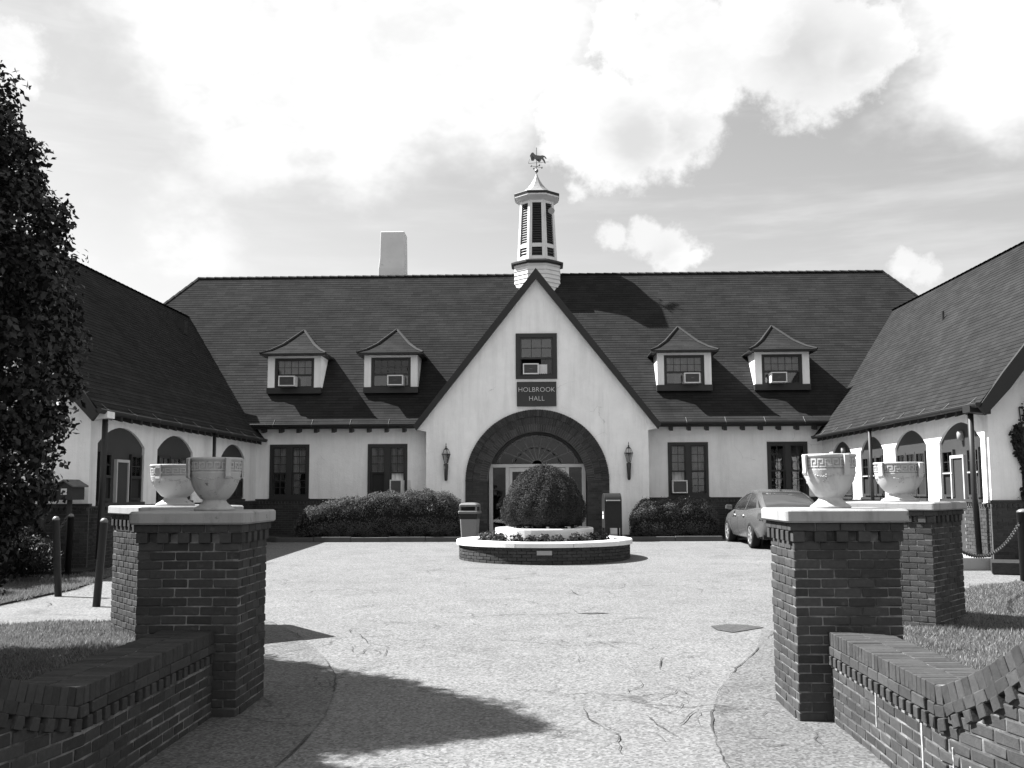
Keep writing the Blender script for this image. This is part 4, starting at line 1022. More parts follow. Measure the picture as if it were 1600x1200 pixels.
# --- dormers
for k, c in enumerate((-7.80, -4.68, 4.69, 7.78)):
    d = link('dormer', None, hall, (c, 1.5, 4.57)); hw_ = .86; yf = 0.0; zt_ = 1.20
    yback = 1.3
    dm = MB(); dm.box(-hw_ - .02, hw_ + .02, -.05, .2, -.02, .17); dm.build('sill_board', 'trim', d)
    cm = MB()
    for s in (-1, 1):
        a, b = sorted((s * (hw_ - .22), s * hw_)); cm.box(a, b, 0, .15, .17, zt_)
        cm.hexa([(s * (hw_ - .05), .15, -.1), (s * hw_, .15, -.1), (s * hw_, 1.6, -.1), (s * (hw_ - .05), 1.6, -.1), (s * (hw_ - .05), .15, zt_), (s * hw_, .15, zt_), (s * (hw_ + .0), 1.6, zt_), (s * (hw_ - .05), 1.6, zt_)])
    cm.box(-hw_ + .22, hw_ - .22, 0, .15, zt_ - .07, zt_)
    cm.build('cheek', 'stucco', d)
    T = lambda u, wv, z: (u, -wv, z)
    fm = MB(T); u1 = hw_ - .222; z0, z1 = .172, zt_ - .072
    for q in ((-u1, -u1 + .09, z0, z1), (u1 - .09, u1, z0, z1), (-u1 + .09, u1 - .09, z1 - .08, z1), (-u1 + .09, u1 - .09, z0, z0 + .05), (-u1 + .09, u1 - .09, .55, .61)): fm.box(q[0], q[1], -.13, -.03, q[2], q[3])
    fm.build('window_frame', 'trim', d)
    panes(T, d, -u1 + .09, u1 - .09, .61, z1 - .08, 5, 2, -.08, 'glass', .014)
    if k in (0, 2, 3): curtain(T, d, -u1 + .09, u1 - .09, .58, z1 - .06, -.2)
    MB(T).box(-u1 + .09, u1 - .09, -.07, -.064, z0 + .05, .55).build('pane', 'glass_refl', d)
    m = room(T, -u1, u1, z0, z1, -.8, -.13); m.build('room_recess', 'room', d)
    # hipped, flared roof
    E_ = hw_ + .20; yr = 1.30; zr = 1.20 + 1.02
    cs = [(0, zt_ + .05), (.22, zt_ + .17), (.5, zt_ + .41), (1, zr)]   # flare
    m = MB(); uvs = []; fl = []
    for (f0, a0), (f1, a1) in zip(cs, cs[1:]):
        e0, e1 = E_ * (1 - f0), E_ * (1 - f1); y0, y1 = -.26 + (yr + .26) * f0, -.26 + (yr + .26) * f1
        fl.append(((-e0, y0, a0), (e0, y0, a0), (-e1, y1, a1), (e1, y1, a1)))
        for s in (-1, 1): fl.append(((s * e0, y0, a0), (s * e0, 3.2, a0), (s * e1, y1, a1), (s * e1, 3.2, a1)))
    vs = 0
    for f in fl: vs += courses(m, uvs, *f, exp=.13, lift=.007, deck=.03, vstart=vs) + 2
    o = m.build('dormer_roof', 'roof', d, fix=False); o.data.uv_layers.new(name='UVMap').data.foreach_set('uv', np.array(uvs, np.float32).ravel())
    hp = MB()
    for s in (-1, 1):
        hp.tube([(s * E_ * (1 - f), -.26 + (yr + .26) * f, a + .02) for f, a in cs], [.035, .045, .05, .04], 6)
    hp.build('hip_cap', 'lead', d)
    m = MB(); m.box(-E_, E_, -.26, 1.2, zt_ + .0, zt_ + .045); m.build('eave_board', 'fascia', d)
# --- chimney
m = MB(); m.rings([[(x0, y0, z), (x1, y0, z), (x1, y1, z), (x0, y1, z)] for z, x0, x1, y0, y1 in ((8.0, -5.88, -4.86, 5.9, 6.9), (9.6, -5.84, -4.88, 5.95, 6.85), (10.0, -5.80, -4.88, 6.0, 6.8), (11.0, -5.79, -4.90, 6.05, 6.8), (11.02, -5.75, -5.0, 6.1, 6.7))])
ch = m.build('chimney', 'chimney', hall, bevel=.02)
# --- cupola (on the ridge behind the gable)
cup = link('cupola', None, hall, (0.02, 5.35, 8.4)); c8 = math.cos(PI / 8)
def oct_(r, z): return [(r / c8 * math.cos(PI / 8 + k * PI / 4), r / c8 * math.sin(PI / 8 + k * PI / 4), z) for k in range(8)]
m = MB(); z = -1.6
while z < .98:
    m.rings([oct_(.80 + .025, z), oct_(.80, z + .15)], True, True); z += .15
m.build('clapboard_base', 'siding', cup)
MB().rings([oct_(.80, 1.02), oct_(.93, 1.06), oct_(.93, 1.12), oct_(.74, 1.20)]).build('skirt_roof', 'fascia', cup)
ZB, ZT = 1.18, 3.40; r0, r1 = .715, .60
def rr_(z): return r0 + (r1 - r0) * (z - ZB) / (ZT - ZB)
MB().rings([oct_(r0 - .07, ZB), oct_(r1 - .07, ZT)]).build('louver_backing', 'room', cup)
for k in range(8):                                                   # eight faces: corner post, rails, louver slats
    am = k * PI / 4 - PI / 2; ux, uy = -math.sin(am), math.cos(am); nx, ny = math.cos(am), math.sin(am); tn = math.tan(PI / 8)
    def Tf(f, dep, z): r = rr_(z); e = f * r * tn; return (nx * (r + dep) + ux * e, ny * (r + dep) + uy * e, z)
    pm = MB(Tf)
    for f0, f1 in ((-1.02, -.63), (.63, 1.02)): pm.hexa([(f0, -.08, ZB), (f1, -.08, ZB), (f1, 0, ZB), (f0, 0, ZB), (f0, -.08, ZT), (f1, -.08, ZT), (f1, 0, ZT), (f0, 0, ZT)])
    for z0, z1 in ((ZB, ZB + .14), (ZB + .46, ZB + .60), (ZT - .12, ZT)): pm.hexa([(-.63, -.08, z0), (.63, -.08, z0), (.63, -.012, z0), (-.63, -.012, z0), (-.63, -.08, z1), (.63, -.08, z1), (.63, -.012, z1), (-.63, -.012, z1)])
    pm.build('face_frame', 'siding', cup)
    lm = MB(Tf)
    for z0, z1 in ((ZB + .14, ZB + .46), (ZB + .60, ZT - .12)):
        n = int((z1 - z0) / .085)
        for i in range(n):
            za = z0 + (z1 - z0) * i / n; zb = za + (z1 - z0) / n * .75
            lm.hexa([(-.63, -.030, za), (.63, -.030, za), (.63, -.075, zb), (-.63, -.075, zb), (-.63, -.030, za + .016), (.63, -.030, za + .016), (.63, -.075, zb + .016), (-.63, -.075, zb + .016)])
    stuff(lm.build('louver', 'trim', cup))
MB().rings([oct_(r1, ZT - .02), oct_(.66, ZT + .02), oct_(.785, ZT + .12), oct_(.79, ZT + .20)]).build('soffit', 'siding', cup)
MB().rings([oct_(.80, ZT + .17), oct_(.815, ZT + .25), oct_(.80, ZT + .27)]).build('eave_band', 'fascia', cup)
MB().rings([oct_(r, ZT + .26 + z) for r, z in ((.80, 0), (.62, .06), (.45, .16), (.31, .29), (.20, .44), (.11, .60), (.05, .74), (.03, .82))]).build('spire_roof', 'metalroof', cup)
v0 = ZT + 1.04
m = MB(); m.tube([(0, 0, v0), (0, 0, v0 + 1.05)], .014, 6); m.lathe([(0, v0 + .10), (.05, v0 + .13), (.07, v0 + .18), (.05, v0 + .23), (0, v0 + .26)], 10)
for a in (.5, .5 + PI / 2):
    c, s_ = math.cos(a) * .22, math.sin(a) * .22; m.tube([(-c, -s_, v0 + .33), (c, s_, v0 + .33)], .009, 5)
    for q in (-1, 1): m.lathe([(0, v0 + .28), (.035, v0 + .33), (0, v0 + .38)], 6, (c * q, s_ * q))
vane = m.build('weathervane', 'vane', cup)
hb = v0 + .56
horse = [(-.22, .10), (-.26, .20), (-.20, .33), (-.13, .36), (-.09, .30), (-.02, .24), (.14, .23), (.24, .25), (.33, .22), (.40, .12), (.37, .10), (.30, .18), (.27, .14), (.33, .02), (.36, -.10), (.32, -.10), (.26, .02), (.20, .09), (.16, -.02), (.10, -.06), (.12, .06), (.02, .08), (-.06, .08), (-.12, -.02), (-.22, .0), (-.21, .03), (-.13, .05), (-.10, .12), (-.16, .20), (-.19, .12)]
bm = bmesh.new(); R5 = Matrix.Rotation(rad(12), 3, 'Z')
f = bm.faces.new([bm.verts.new(R5 @ Vector((x * .95, -.012, hb + z * .85))) for x, z in horse]); bmesh.ops.triangulate(bm, faces=[f])
ex = bmesh.ops.extrude_face_region(bm, geom=bm.faces[:])
for e in ex['geom']:
    if isinstance(e, bmesh.types.BMVert): e.co += R5 @ Vector((0, .024, 0))
bmesh.ops.recalc_face_normals(bm, faces=bm.faces); me = bpy.data.meshes.new('horse_silhouette'); bm.to_mesh(me); bm.free(); me.materials.append(M['vane']); link('horse_silhouette', me, vane)
m = MB(); m.tube([tuple(R5 @ Vector(p)) for p in ((-.30, 0, hb - .12), (.45, 0, hb - .02))], .008, 5); m.tube([tuple(R5 @ Vector(p)) for p in ((-.30, 0, hb - .12), (-.26, 0, hb + .04))], .007, 5); m.build('vane_rod', 'vane', vane)
m = MB(); m.rings([[(.52 + r * math.cos(a), -.60 - d, 2.9 + r * math.sin(a)) for a in lin(0, 2 * PI, 10)[:-1]] for d, r in ((0, .04), (.12, .05), (.2, .12))]); m.build('horn_speaker', 'concrete', cup)
# roof vents
m = MB(); m.tube([(10.9, -3.6, 5.6), (10.9, -3.6, 6.15)], .04, 8); m.lathe([(.0, 5.62), (.09, 5.62), (.05, 5.75), (0, 5.75)], 10, (10.9, -3.6)); m.build('vent_pipe', 'black', hall)
m = MB(); m.box(-11.65, -11.35, 1.3, 1.6, 6.5, 6.95); m.build('roof_vent', 'lead', hall)

# ================================================================== THINGS ON AND BY THE HALL
def ac(label, x, y, z, wd=.50, h=.33, side=0, dep=.42):
    t = thing('air_conditioner', label, 'air conditioner', (x, y, z), 0, 'window air conditioners')
    m = MB(); f = .035; m.box(-wd / 2, -wd / 2 + f, -dep, .12, 0, h); m.box(wd / 2 - f, wd / 2, -dep, .12, 0, h); m.box(-wd / 2 + f, wd / 2 - f, -dep, .12, h - f, h); m.box(-wd / 2 + f, wd / 2 - f, -dep, .12, 0, f)
    m.build('housing', 'acwhite', t, bevel=.008)
    g = MB(); n = 10
    g.box(-wd / 2 + f, wd / 2 - f, -dep + .045, -dep + .05, f, h - f)
    for i in range(n): zz = f + (h - 2 * f) * (i + .2) / n; g.box(-wd / 2 + f, wd / 2 - f, -dep + .012, -dep + .04, zz, zz + (h - 2 * f) / n * .4)
    g.box(-.05, .05, -dep + .004, -dep + .011, h / 2 - .018, h / 2 + .018)
    g.build('grille', 'acgrille', t)
    if side:
        p = MB(); a, b = sorted((side * wd / 2 + side * .002, side * (wd / 2 + .26)))
        for i in range(8): u = a + (b - a) * i / 8; p.box(u, u + (b - a) / 8 - .006, .03 - (.012 if i % 2 else 0), .06, .02, h - .02)
        p.build('side_panel', 'acwhite', t)
    return t
dY = 32.5; dZ = 4.87 + .19
ac('window air conditioner in the dormer beside the far end of the long hedge', -8.0 - .16, dY + .06, dZ, .52, .33, 1)
ac('window air conditioner in the dormer between chimney and gable roof', -4.88 + .19, dY + .06, dZ, .50, .33, 1)
ac('window air conditioner in the dormer touched by the cupola shadow', 4.49 + .20, dY + .06, dZ, .50, .33, -1)
ac('window air conditioner in the dormer next to the sunlit wing roof', 7.58 - .18, dY + .06, dZ, .50, .33, 1)
ac('window air conditioner in the gable window above the name board', -.2 - .17, 31.02, 5.24, .48, .33, 1, .12)
ac('tall window air conditioner above the long clipped hedge', -4.62, 32.06, 1.62, .38, .46, 1, .10)
ac('white window air conditioner above the hedge by the collection box', 4.20, 32.06, 1.62, .47, .40, 0, .16)
# name board
t = thing('name_board', 'dark board reading HOLBROOK HALL above the arch', 'sign', (-.2, 30.985, 4.26))
MB().box(-.60, .60, -.06, 0, 0, .75).build('board', 'signboard', t, bevel=.008)
def lettering(txt, size, x, z, y, sp=1.0):
    cu = bpy.data.curves.new('lettering', 'FONT'); cu.body = txt; cu.size = size; cu.align_x = 'CENTER'; cu.extrude = .012; cu.offset = -.004; cu.space_character = sp; cu.resolution_u = 3
    tmp = bpy.data.objects.new('tmp', cu); COL.objects.link(tmp); dg = bpy.context.evaluated_depsgraph_get(); me = bpy.data.meshes.new_from_object(tmp.evaluated_get(dg)); bpy.data.objects.remove(tmp); bpy.data.curves.remove(cu)
    me.materials.clear(); me.materials.append(M['letter']); o = link('lettering', me, t, (x, y, z)); o.rotation_euler = (PI / 2, 0, 0); return o
lettering('HOLBROOK', .205, 0, .44, -.075, 1.0); lettering('HALL', .205, 0, .17, -.075, 1.0)
# wall lanterns
def lantern(label, x):
    t = thing('wall_lantern', label, 'lantern', (x, 31.0, 2.02), 0, 'iron lanterns beside the arch')
    m = MB(); m.lathe([(.0, 0), (.035, .01), (.05, .05), (.06, .30), (.075, .50), (.03, .53), (0, .53)], 10, (0, -.12)); m.box(-.04, .04, -.10, .0, .30, .44); m.build('bracket', 'black', t, sm=True)
    f = MB(); k = 5
    for i in range(k):
        a = 2 * PI * i / k + .2; c, s = math.cos(a), math.sin(a)
        f.tube([(.055 * c, -.12 + .055 * s, .53), (.125 * c, -.12 + .125 * s, .80), (.125 * c, -.12 + .125 * s, .81), (.07 * c, -.12 + .07 * s, .95), (.02 * c, -.12 + .02 * s, 1.0)], .0065, 5)
    f.lathe([(.115, .795), (.14, .80), (.14, .815), (.115, .82)], 12, (0, -.12)); f.lathe([(0, .94), (.07, .945), (.045, .98), (.015, 1.0), (.025, 1.03), (.008, 1.06), (.014, 1.085), (.004, 1.15), (0, 1.15)], 10, (0, -.12)); f.build('lantern_frame', 'black', t)
    g = MB(); g.rings([[(r * math.cos(2 * PI * i / k + .2), -.12 + r * math.sin(2 * PI * i / k + .2), z) for i in range(k)] for r, z in ((.053, .535), (.12, .795))], False, False); g.build('lantern_pane', 'lantern_glass', t)
    b = MB(); b.lathe([(0, .53), (.02, .54), (.02, .64), (.028, .68), (.015, .73), (0, .74)], 8, (0, -.12)); b.build('bulb', 'offwhite', t)
lantern('iron wall lantern on the gable on the trash bin side of the arch', -2.945); lantern('iron wall lantern on the gable on the collection box side of the arch', 2.55)
def walllamp(label, y, z):
    t = thing('wall_lamp', label, 'lamp', (8.82, y, z), 0, 'lamps under the wing arches')
    MB().box(-.10, 0, -.03, .03, -.05, .10).build('arm', 'trim', t); m = MB(); m.lathe([(0, -.10), (.07, -.10), (.075, .04), (.06, .09), (0, .10)], 12, (-.16, 0)); m.build('shade', 'concrete', t, sm=True)
walllamp('small lamp above the side door of the sunlit wing', 21.55, 2.82); walllamp('small lamp in the arch nearest the hall corner on the sunlit wing', 29.9, 2.83)

# hedges --------------------------------------------------------------
def hedge(label, xs, tops, y0, y1, zb, n, mat='hedge', grp=None):
    t = thing('clipped_hedge', label, 'hedge', (sum(xs[::len(xs) - 1]) / 2, (y0 + y1) / 2, zb), 0, grp)
    ox, oy = t.location.x, t.location.y; x0, x1 = xs[0], xs[-1]; hd = (y1 - y0) / 2
    def prof(th, zt):                                               # rounded box section
        c, s = np.cos(th), np.sin(th); k = .42
        return np.sign(c) * np.abs(c) ** k * hd, (np.sign(s) * np.abs(s) ** .55 * .5 + .5) * (zt - zb)
    X = RNG.uniform(x0, x1, n); th = RNG.uniform(-.45 * PI, 1.45 * PI, n)
    e = np.minimum(np.minimum(X - x0, x1 - X) / .45, 1); e = np.sqrt(np.maximum(1 - (1 - e) ** 2, 0.02))
    zt = np.interp(X, xs, tops) + .03 * np.sin(X * 5) + .03 * np.sin(X * 11 + 1)
    yy, zz = prof(th, zt); bul = .05 * np.sin(X * 6 + zz * 5) + .035 * np.sin(X * 13 - zz * 9) + .06 * np.sin(X * 2.3 + 1 + zz * 3)
    C = np.column_stack([X - ox, yy * (e * .6 + .4) * (1 + bul), zz * (.35 + .65 * e)]); Nn = unit(np.column_stack([0 * X + (X > x1 - .3) * .8 - (X < x0 + .3) * .8, np.cos(th), np.sin(th)]))
    C += Nn * (RNG.uniform(-.10, .05, n) + (RNG.uniform(0, 1, n) > .98) * RNG.uniform(0, .12, n) + .05 * np.sin(X * 9 + th * 4) * np.sin(X * 3.7 - th * 6))[:, None]; C[:, 2] = np.maximum(C[:, 2], .03)
    stuff(leaves('foliage', C, Nn, .020, mat, t, .85, .5))
    m = MB(); rg = []
    for x in lin(x0 + .06, x1 - .06, 24):
        ee = min(min(x - x0, x1 - x) / .45, 1); ee = math.sqrt(max(1 - (1 - ee) ** 2, .05)); a, b = prof(np.array(lin(-.5 * PI, 1.5 * PI, 20)[:-1]), float(np.interp(x, xs, tops)))
        rg.append([(x - ox, p * .88 * (ee * .6 + .4), q * .93 * (.35 + .65 * ee)) for p, q in zip(a, b)])
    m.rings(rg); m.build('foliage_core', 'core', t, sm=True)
    return t
hedge('long dense clipped hedge below the wall with the open window', [-7.25, -6.5, -5, -3.8, -2.9, -2.32], [1.05, 1.36, 1.62, 1.70, 1.66, 1.50], 29.5, 30.85, .36, 80000)
hedge('lower clipped hedge between the collection box and the parked car', [2.5, 3.2, 4.2, 5.0], [1.30, 1.40, 1.42, 1.40], 29.55, 30.7, .36, 45000)
hedge('short hedge in the far corner behind the parked car', [5.5, 6.5, 7.6], [1.25, 1.35, 1.2], 31.0, 31.85, .30, 12000)
# shrubs -----------------------------------------------------------------
def shrub(label, loc, R, Hh, n, size=.05, mat='shrub', spiky=False):
    t = thing('shrub', label, 'shrub', loc, random.uniform(0, 6))
    k = 26; cs = unit(RNG.normal(0, 1, (k, 3)) * [1, 1, .9]); cs[:, 2] = np.abs(cs[:, 2]) * 1.0
    cen = cs * RNG.uniform(.45, .95, k)[:, None] * [R, R, Hh * .85] + [0, 0, Hh * .1]; idx = RNG.integers(0, k, n)
    d = unit(RNG.normal(0, 1, (n, 3))); C = cen[idx] + d * (RNG.uniform(.2, 1, n) ** .5)[:, None] * R * .36; C[:, 2] = np.abs(C[:, 2]) + .01
    stuff(leaves('foliage', C, d, size, mat, t, .7, .22 if spiky else .5))
    m = MB()
    for i in range(7): q = cen[i]; m.tube([(0, 0, -.1), (q[0] * .4, q[1] * .4, q[2] * .5), tuple(q)], [.03, .02, .006], 5)
    m.build('stem', 'bark', t)
    return t
shrub('dark feathery evergreen shrub beside the house shaped boxes', (-9.7, 17.9, gz(17.9)), 1.05, 1.75, 9000, .07, 'shrub', True)
shrub('low dark shrub against the brick base of the shaded wing', (-9.9, 19.5, .22), .55, .9, 4000, .055)
shrub('dark shrub under the overhanging tree beside the grass strip', (-10.6, 16.2, gz(16.2)), 1.2, 2.2, 9000, .07)
shrub('pale leafed low shrub by the sunlit wing corner', (9.75, 19.75, .36), .55, .85, 3500, .05, 'flower')
# ivy on the right wing gable
t = thing('ivy', 'ivy climbing beside the dark window of the sunlit wing gable', 'ivy', (9.2, 20.17, 1.5))
n = 1500; zz = RNG.uniform(0, 1.9, n); xx = .06 + .10 * np.sin(zz * 4) + RNG.normal(0, .045, n) + (zz > 1.45) * RNG.uniform(0, .9, n)
stuff(leaves('leaf_mass', np.column_stack([xx, -RNG.uniform(.0, .08, n), zz]), np.tile([0, -1., 0], (n, 1)), .035, 'shrub', t, .5, .8))
m = MB(); m.tube([(.05, -.01, -1.1), (.08, -.012, 0), (.12, -.012, .9), (.05, -.012, 1.8)], .012, 5); m.build('stem', 'bark', t)
t = thing('ivy', 'ivy tuft hanging from the roof edge of the sunlit wing gable', 'ivy', (9.35, 19.72, 3.3))
n = 900; zz = RNG.uniform(-.1, 1.0, n); stuff(leaves('leaf_mass', np.column_stack([.28 + zz * .35 + RNG.normal(0, .12, n), RNG.normal(0, .07, n), .15 + zz]), np.tile([0, -1., 0], (n, 1)), .04, 'shrub', t, .7, .7))
m = MB(); m.tube([(.2, .05, .1), (.4, .03, .7), (.6, .03, 1.2)], .01, 5); m.build('stem', 'bark', t)

# trash bin ---------------------------------------------------------------
t = thing('trash_bin', 'square stone trash bin with hooded lid by the entrance', 'trash bin', (-2.07, 28.75, gz(28.75)), rad(-8))
def sq(h, z, c=.03): return [(sx * (h - (c if k == 0 else 0)), sy * (h - (c if k == 1 else 0)), z) for sx, sy, k in ((1, -1, 1), (1, 1, 1), (1, 1, 0), (-1, 1, 0), (-1, 1, 1), (-1, -1, 1), (-1, -1, 0), (1, -1, 0))]
MB().rings([sq(.20, 0), sq(.235, .62), sq(.235, .66)]).build('body', 'bin', t)
MB().rings([sq(.215, .655), sq(.24, .67), sq(.265, .80), sq(.275, .80), sq(.275, .87), sq(.255, .885)]).build('collar', 'mailbox', t)
m = MB()
for sx in (-1, 1):
    for sy in (-1, 1): m.box(sx * .225 - .028, sx * .225 + .028, sy * .225 - .028, sy * .225 + .028, .88, 1.03)
m.rings([sq(.26, 1.0), sq(.255, 1.06), sq(.20, 1.10), sq(.10, 1.115)]); m.rings([sq(.272, .80 + .004), sq(.282, .82), sq(.282, .875), sq(.265, .89)]); m.build('hood', 'binlid', t, bevel=.01)
MB().box(-.2, .2, -.2, .2, .86, .99).build('liner', 'room', t)
# collection box --------------------------------------------------------------
t = thing('mail_collection_box', 'dark round topped mail collection box beside the arch', 'mailbox', (1.93, 29.5, .42), rad(6))
def tomb(y): return [(-.25, y, .22), (.25, y, .22)] + [(.25 * math.cos(a), y, .98 + .25 * math.sin(a) * .9) for a in lin(0, PI, 12)]
TQ = Matrix.Rotation(PI / 2, 3, 'Z')
# barrel top runs sideways: outline in y-z, swept along x
def tomb2(x): return [(x, -.26, .24), (x, .26, .24)] + [(x, .26 * math.cos(a), .98 + .24 * math.sin(a)) for a in lin(0, PI, 12)]
MB().rings([tomb2(-.245), tomb2(-.235), tomb2(.235), tomb2(.245)]).build('body', 'mailbox', t, bevel=.006)
m = MB()
for sx in (-1, 1):
    for sy in (-1, 1): m.box(sx * .22 - .025, sx * .22 + .025, sy * .22 - .025, sy * .22 + .025, 0, .24)
m.build('leg', 'mailbox', t)
MB().box(-.20, .20, -.295, -.262, 1.0, 1.03).build('pull_handle', 'offwhite', t); MB().box(-.21, .21, -.272, -.262, .34, .90).build('front_panel', 'mailbox', t)
m = MB(); m.box(-.262, -.247, -.10, .02, .62, .70); m.box(-.262, -.247, -.12, .04, .50, .60); m.build('notice', 'card', t)

# ================================================================== CAR
def car(label, loc, rz):
    t = thing('parked_car', label, 'car', loc, rz)
    ST = [(-1.04, .70, .80, .46), (-1.00, .82, .93, .38), (-.90, .90, 1.00, .30), (-.6, .95, 1.03, .24), (-.2, .985, 1.03, .20), (.4, 1.0, 1.0, .19), (1.2, 1.0, .97, .19), (2.0, 1.0, .96, .19), (2.5, .99, .94, .20), (3.0, .965, .86, .22), (3.35, .90, .77, .26), (3.55, .80, .68, .32), (3.62, .66, .60, .40)]
    def sec(y, ws, dk, bt):
        h = [(.0, bt), (.66, bt), (.80, bt + .06), (.865, bt + (dk - bt) * .30), (.885, bt + (dk - bt) * .52), (.87, bt + (dk - bt) * .72), (.815, dk - .07), (.74, dk - .015), (.45, dk + .012), (0, dk + .02)]
        R = [(x * ws, y, z) for x, z in h]; Lh = [(-x * ws, y, z) for x, z in reversed(h[1:-1])]
        return R + Lh
    m = MB(); m.rings([sec(*s) for s in ST]); body = m.build('body', 'carpaint', t)
    cut = MB()
    for y in (0, 2.70):
        for s in (-1, 1): cut.rings([[(s * x, y + .375 * math.cos(a), .33 + .375 * math.sin(a)) for a in lin(0, 2 * PI, 28)[:-1]] for x in (.62, 1.2)])
    co = cut.build('cutter', 'tyre'); md = body.modifiers.new('b', 'BOOLEAN'); md.operation = 'DIFFERENCE'; md.object = co; md.solver = 'EXACT'
    sb = body.modifiers.new('bev', 'BEVEL'); sb.width = .012; sb.segments = 2; sb.limit_method = 'ANGLE'; sb.angle_limit = rad(50)
    dg = bpy.context.evaluated_depsgraph_get(); me = bpy.data.meshes.new_from_object(body.evaluated_get(dg)); body.modifiers.clear(); body.data = me; me.name = 'body'
    bpy.data.objects.remove(co)
    smooth(me)
    es = body.modifiers.new('es', 'EDGE_SPLIT'); es.split_angle = rad(38)
    # cabin: glass shell, then painted roof and pillars 6 mm proud of it
    CS = [(-.72, .98, .70, .66), (-.45, 1.14, .735, .62), (-.1, 1.30, .76, .585), (.25, 1.405, .775, .565), (.7, 1.455, .785, .555), (1.1, 1.455, .785, .55), (1.45, 1.41, .78, .56), (1.9, 1.22, .77, .62), (2.35, .97, .74, .68)]
    def cs(y, zt, wb, wt, o=0):
        zb = .93; k = (zt - zb) / .525
        return [(-wb - o, y, zb), (-(wb + (wt - wb) * k) - o, y, zt - .035 + o * .4), (-(wb + (wt - wb) * k) + .09, y, zt + o), (0, y, zt + .018 + o), ((wb + (wt - wb) * k) - .09, y, zt + o), ((wb + (wt - wb) * k) + o, y, zt - .035 + o * .4), (wb + o, y, zb)]
    m = MB(); m.rings([cs(*c) for c in CS]); m.build('window_glass', 'carglass', t, sm=True)
    def interp(y): 
        ys = [c[0] for c in CS]; return tuple([y] + [float(np.interp(y, ys, [c[i] for c in CS])) for i in (1, 2, 3)])
    p = MB()
    def strip(f):                                                   # painted strips over the glass shell
        V = f; p.add(V, [tuple(range(len(V)))])
    Y = lin(.16, 1.5, 10)
    for a, b in zip(Y, Y[1:]):
        A, B = cs(*interp(a), o=.008), cs(*interp(b), o=.008)
        for i in range(1, 5): p.add([A[i], B[i], B[i + 1], A[i + 1]], [(0, 1, 2, 3)])
    for s in (0, 1):
        def pt(y, f):
            c = cs(*interp(y), o=.009); a, b = (c[0], c[1]) if s == 0 else (c[6], c[5]); return tuple(Vector(a).lerp(Vector(b), f))
        def top2(y): c = cs(*interp(y), o=.009); return c[2] if s == 0 else c[4]
        for i in range(6):                                          # C pillar
            f0, f1 = i / 6, (i + 1) / 6
            p.add([pt(-.70 + .80 * f0 * .9, f0), pt(-.18 + .45 * f0 ** 1.6, f0), pt(-.18 + .45 * f1 ** 1.6, f1), pt(-.70 + .80 * f1 * .9, f1)], [(0, 1, 2, 3)])
        for a, b in zip(lin(-.72, .20, 8), lin(-.72, .20, 8)[1:]): p.add([pt(a, 1), top2(a), top2(b), pt(b, 1)], [(0, 1, 2, 3)]); p.add([pt(a, .82), pt(a, 1), pt(b, 1), pt(b, .82)], [(0, 1, 2, 3)])
        for a, b in zip(lin(1.45, 2.34, 8), lin(1.45, 2.34, 8)[1:]): p.add([pt(a, .86), pt(a, 1), pt(b, 1), pt(b, .86)], [(0, 1, 2, 3)]); p.add([pt(a, 1), top2(a), top2(b), pt(b, 1)], [(0, 1, 2, 3)])
        for f0, f1 in ((0, .5), (.5, 1)): p.add([pt(.85, f0), pt(.93, f0), pt(.93, f1), pt(.85, f1)], [(0, 1, 2, 3)])
        for a, b in zip(lin(.1, 1.6, 8), lin(.1, 1.6, 8)[1:]): p.add([pt(a, .90), pt(a, 1), pt(b, 1), pt(b, .90)], [(0, 1, 2, 3)])
    bm = bmesh.new(); me = bpy.data.meshes.new('roof_panel'); me.from_pydata(p.V, [], p.F); bm.from_mesh(me); bmesh.ops.remove_doubles(bm, verts=bm.verts, dist=.002); bmesh.ops.recalc_face_normals(bm, faces=bm.faces); bm.to_mesh(me); bm.free(); me.materials.append(M['carpaint']); smooth(me); link('roof_panel', me, t)
    for y in (0, 2.70):
        for s in (-1, 1):
            wt = link('wheel', None, t, (s * .80, y, .325)); X = lambda x, r, a: (s * x, r * math.cos(a), r * math.sin(a)); A = lin(0, 2 * PI, 28)[:-1]
            MB().rings([[X(x, r, a) for a in A] for x, r in ((-.13, .22), (-.12, .30), (-.08, .325), (.06, .325), (.09, .31), (.095, .235), (.07, .225))]).build('tyre', 'tyre', wt, sm=True)
            r = MB(); r.rings([[X(x, q, a) for a in A] for x, q in ((.05, .228), (.088, .225), (.088, .200), (.04, .195))]); 
            for k in range(7):
                a = 2 * PI * k / 7; c, s_ = math.cos(a), math.sin(a)
                def sp(x, rr, wv): return (s * x, rr * c - wv * s_, rr * s_ + wv * c)
                r.hexa([sp(.05, .03, -.025), sp(.05, .03, .025), sp(.075, .03, .025), sp(.075, .03, -.025), sp(.05, .205, -.022), sp(.05, .205, .022), sp(.085, .205, .022), sp(.085, .205, -.022)])
            r.rings([[X(x, q, a) for a in A] for x, q in ((.03, .06), (.08, .055), (.085, .03))]); r.build('rim', 'rim', wt)
            MB().rings([[X(x, .21, a) for a in A] for x in (-.02, .0)]).build('brake_disc', 'trim', wt)
            MB().rings([[X(x, .37, a) for a in A] for x in (-.16, -.14)]).build('arch_liner', 'tyre', wt)
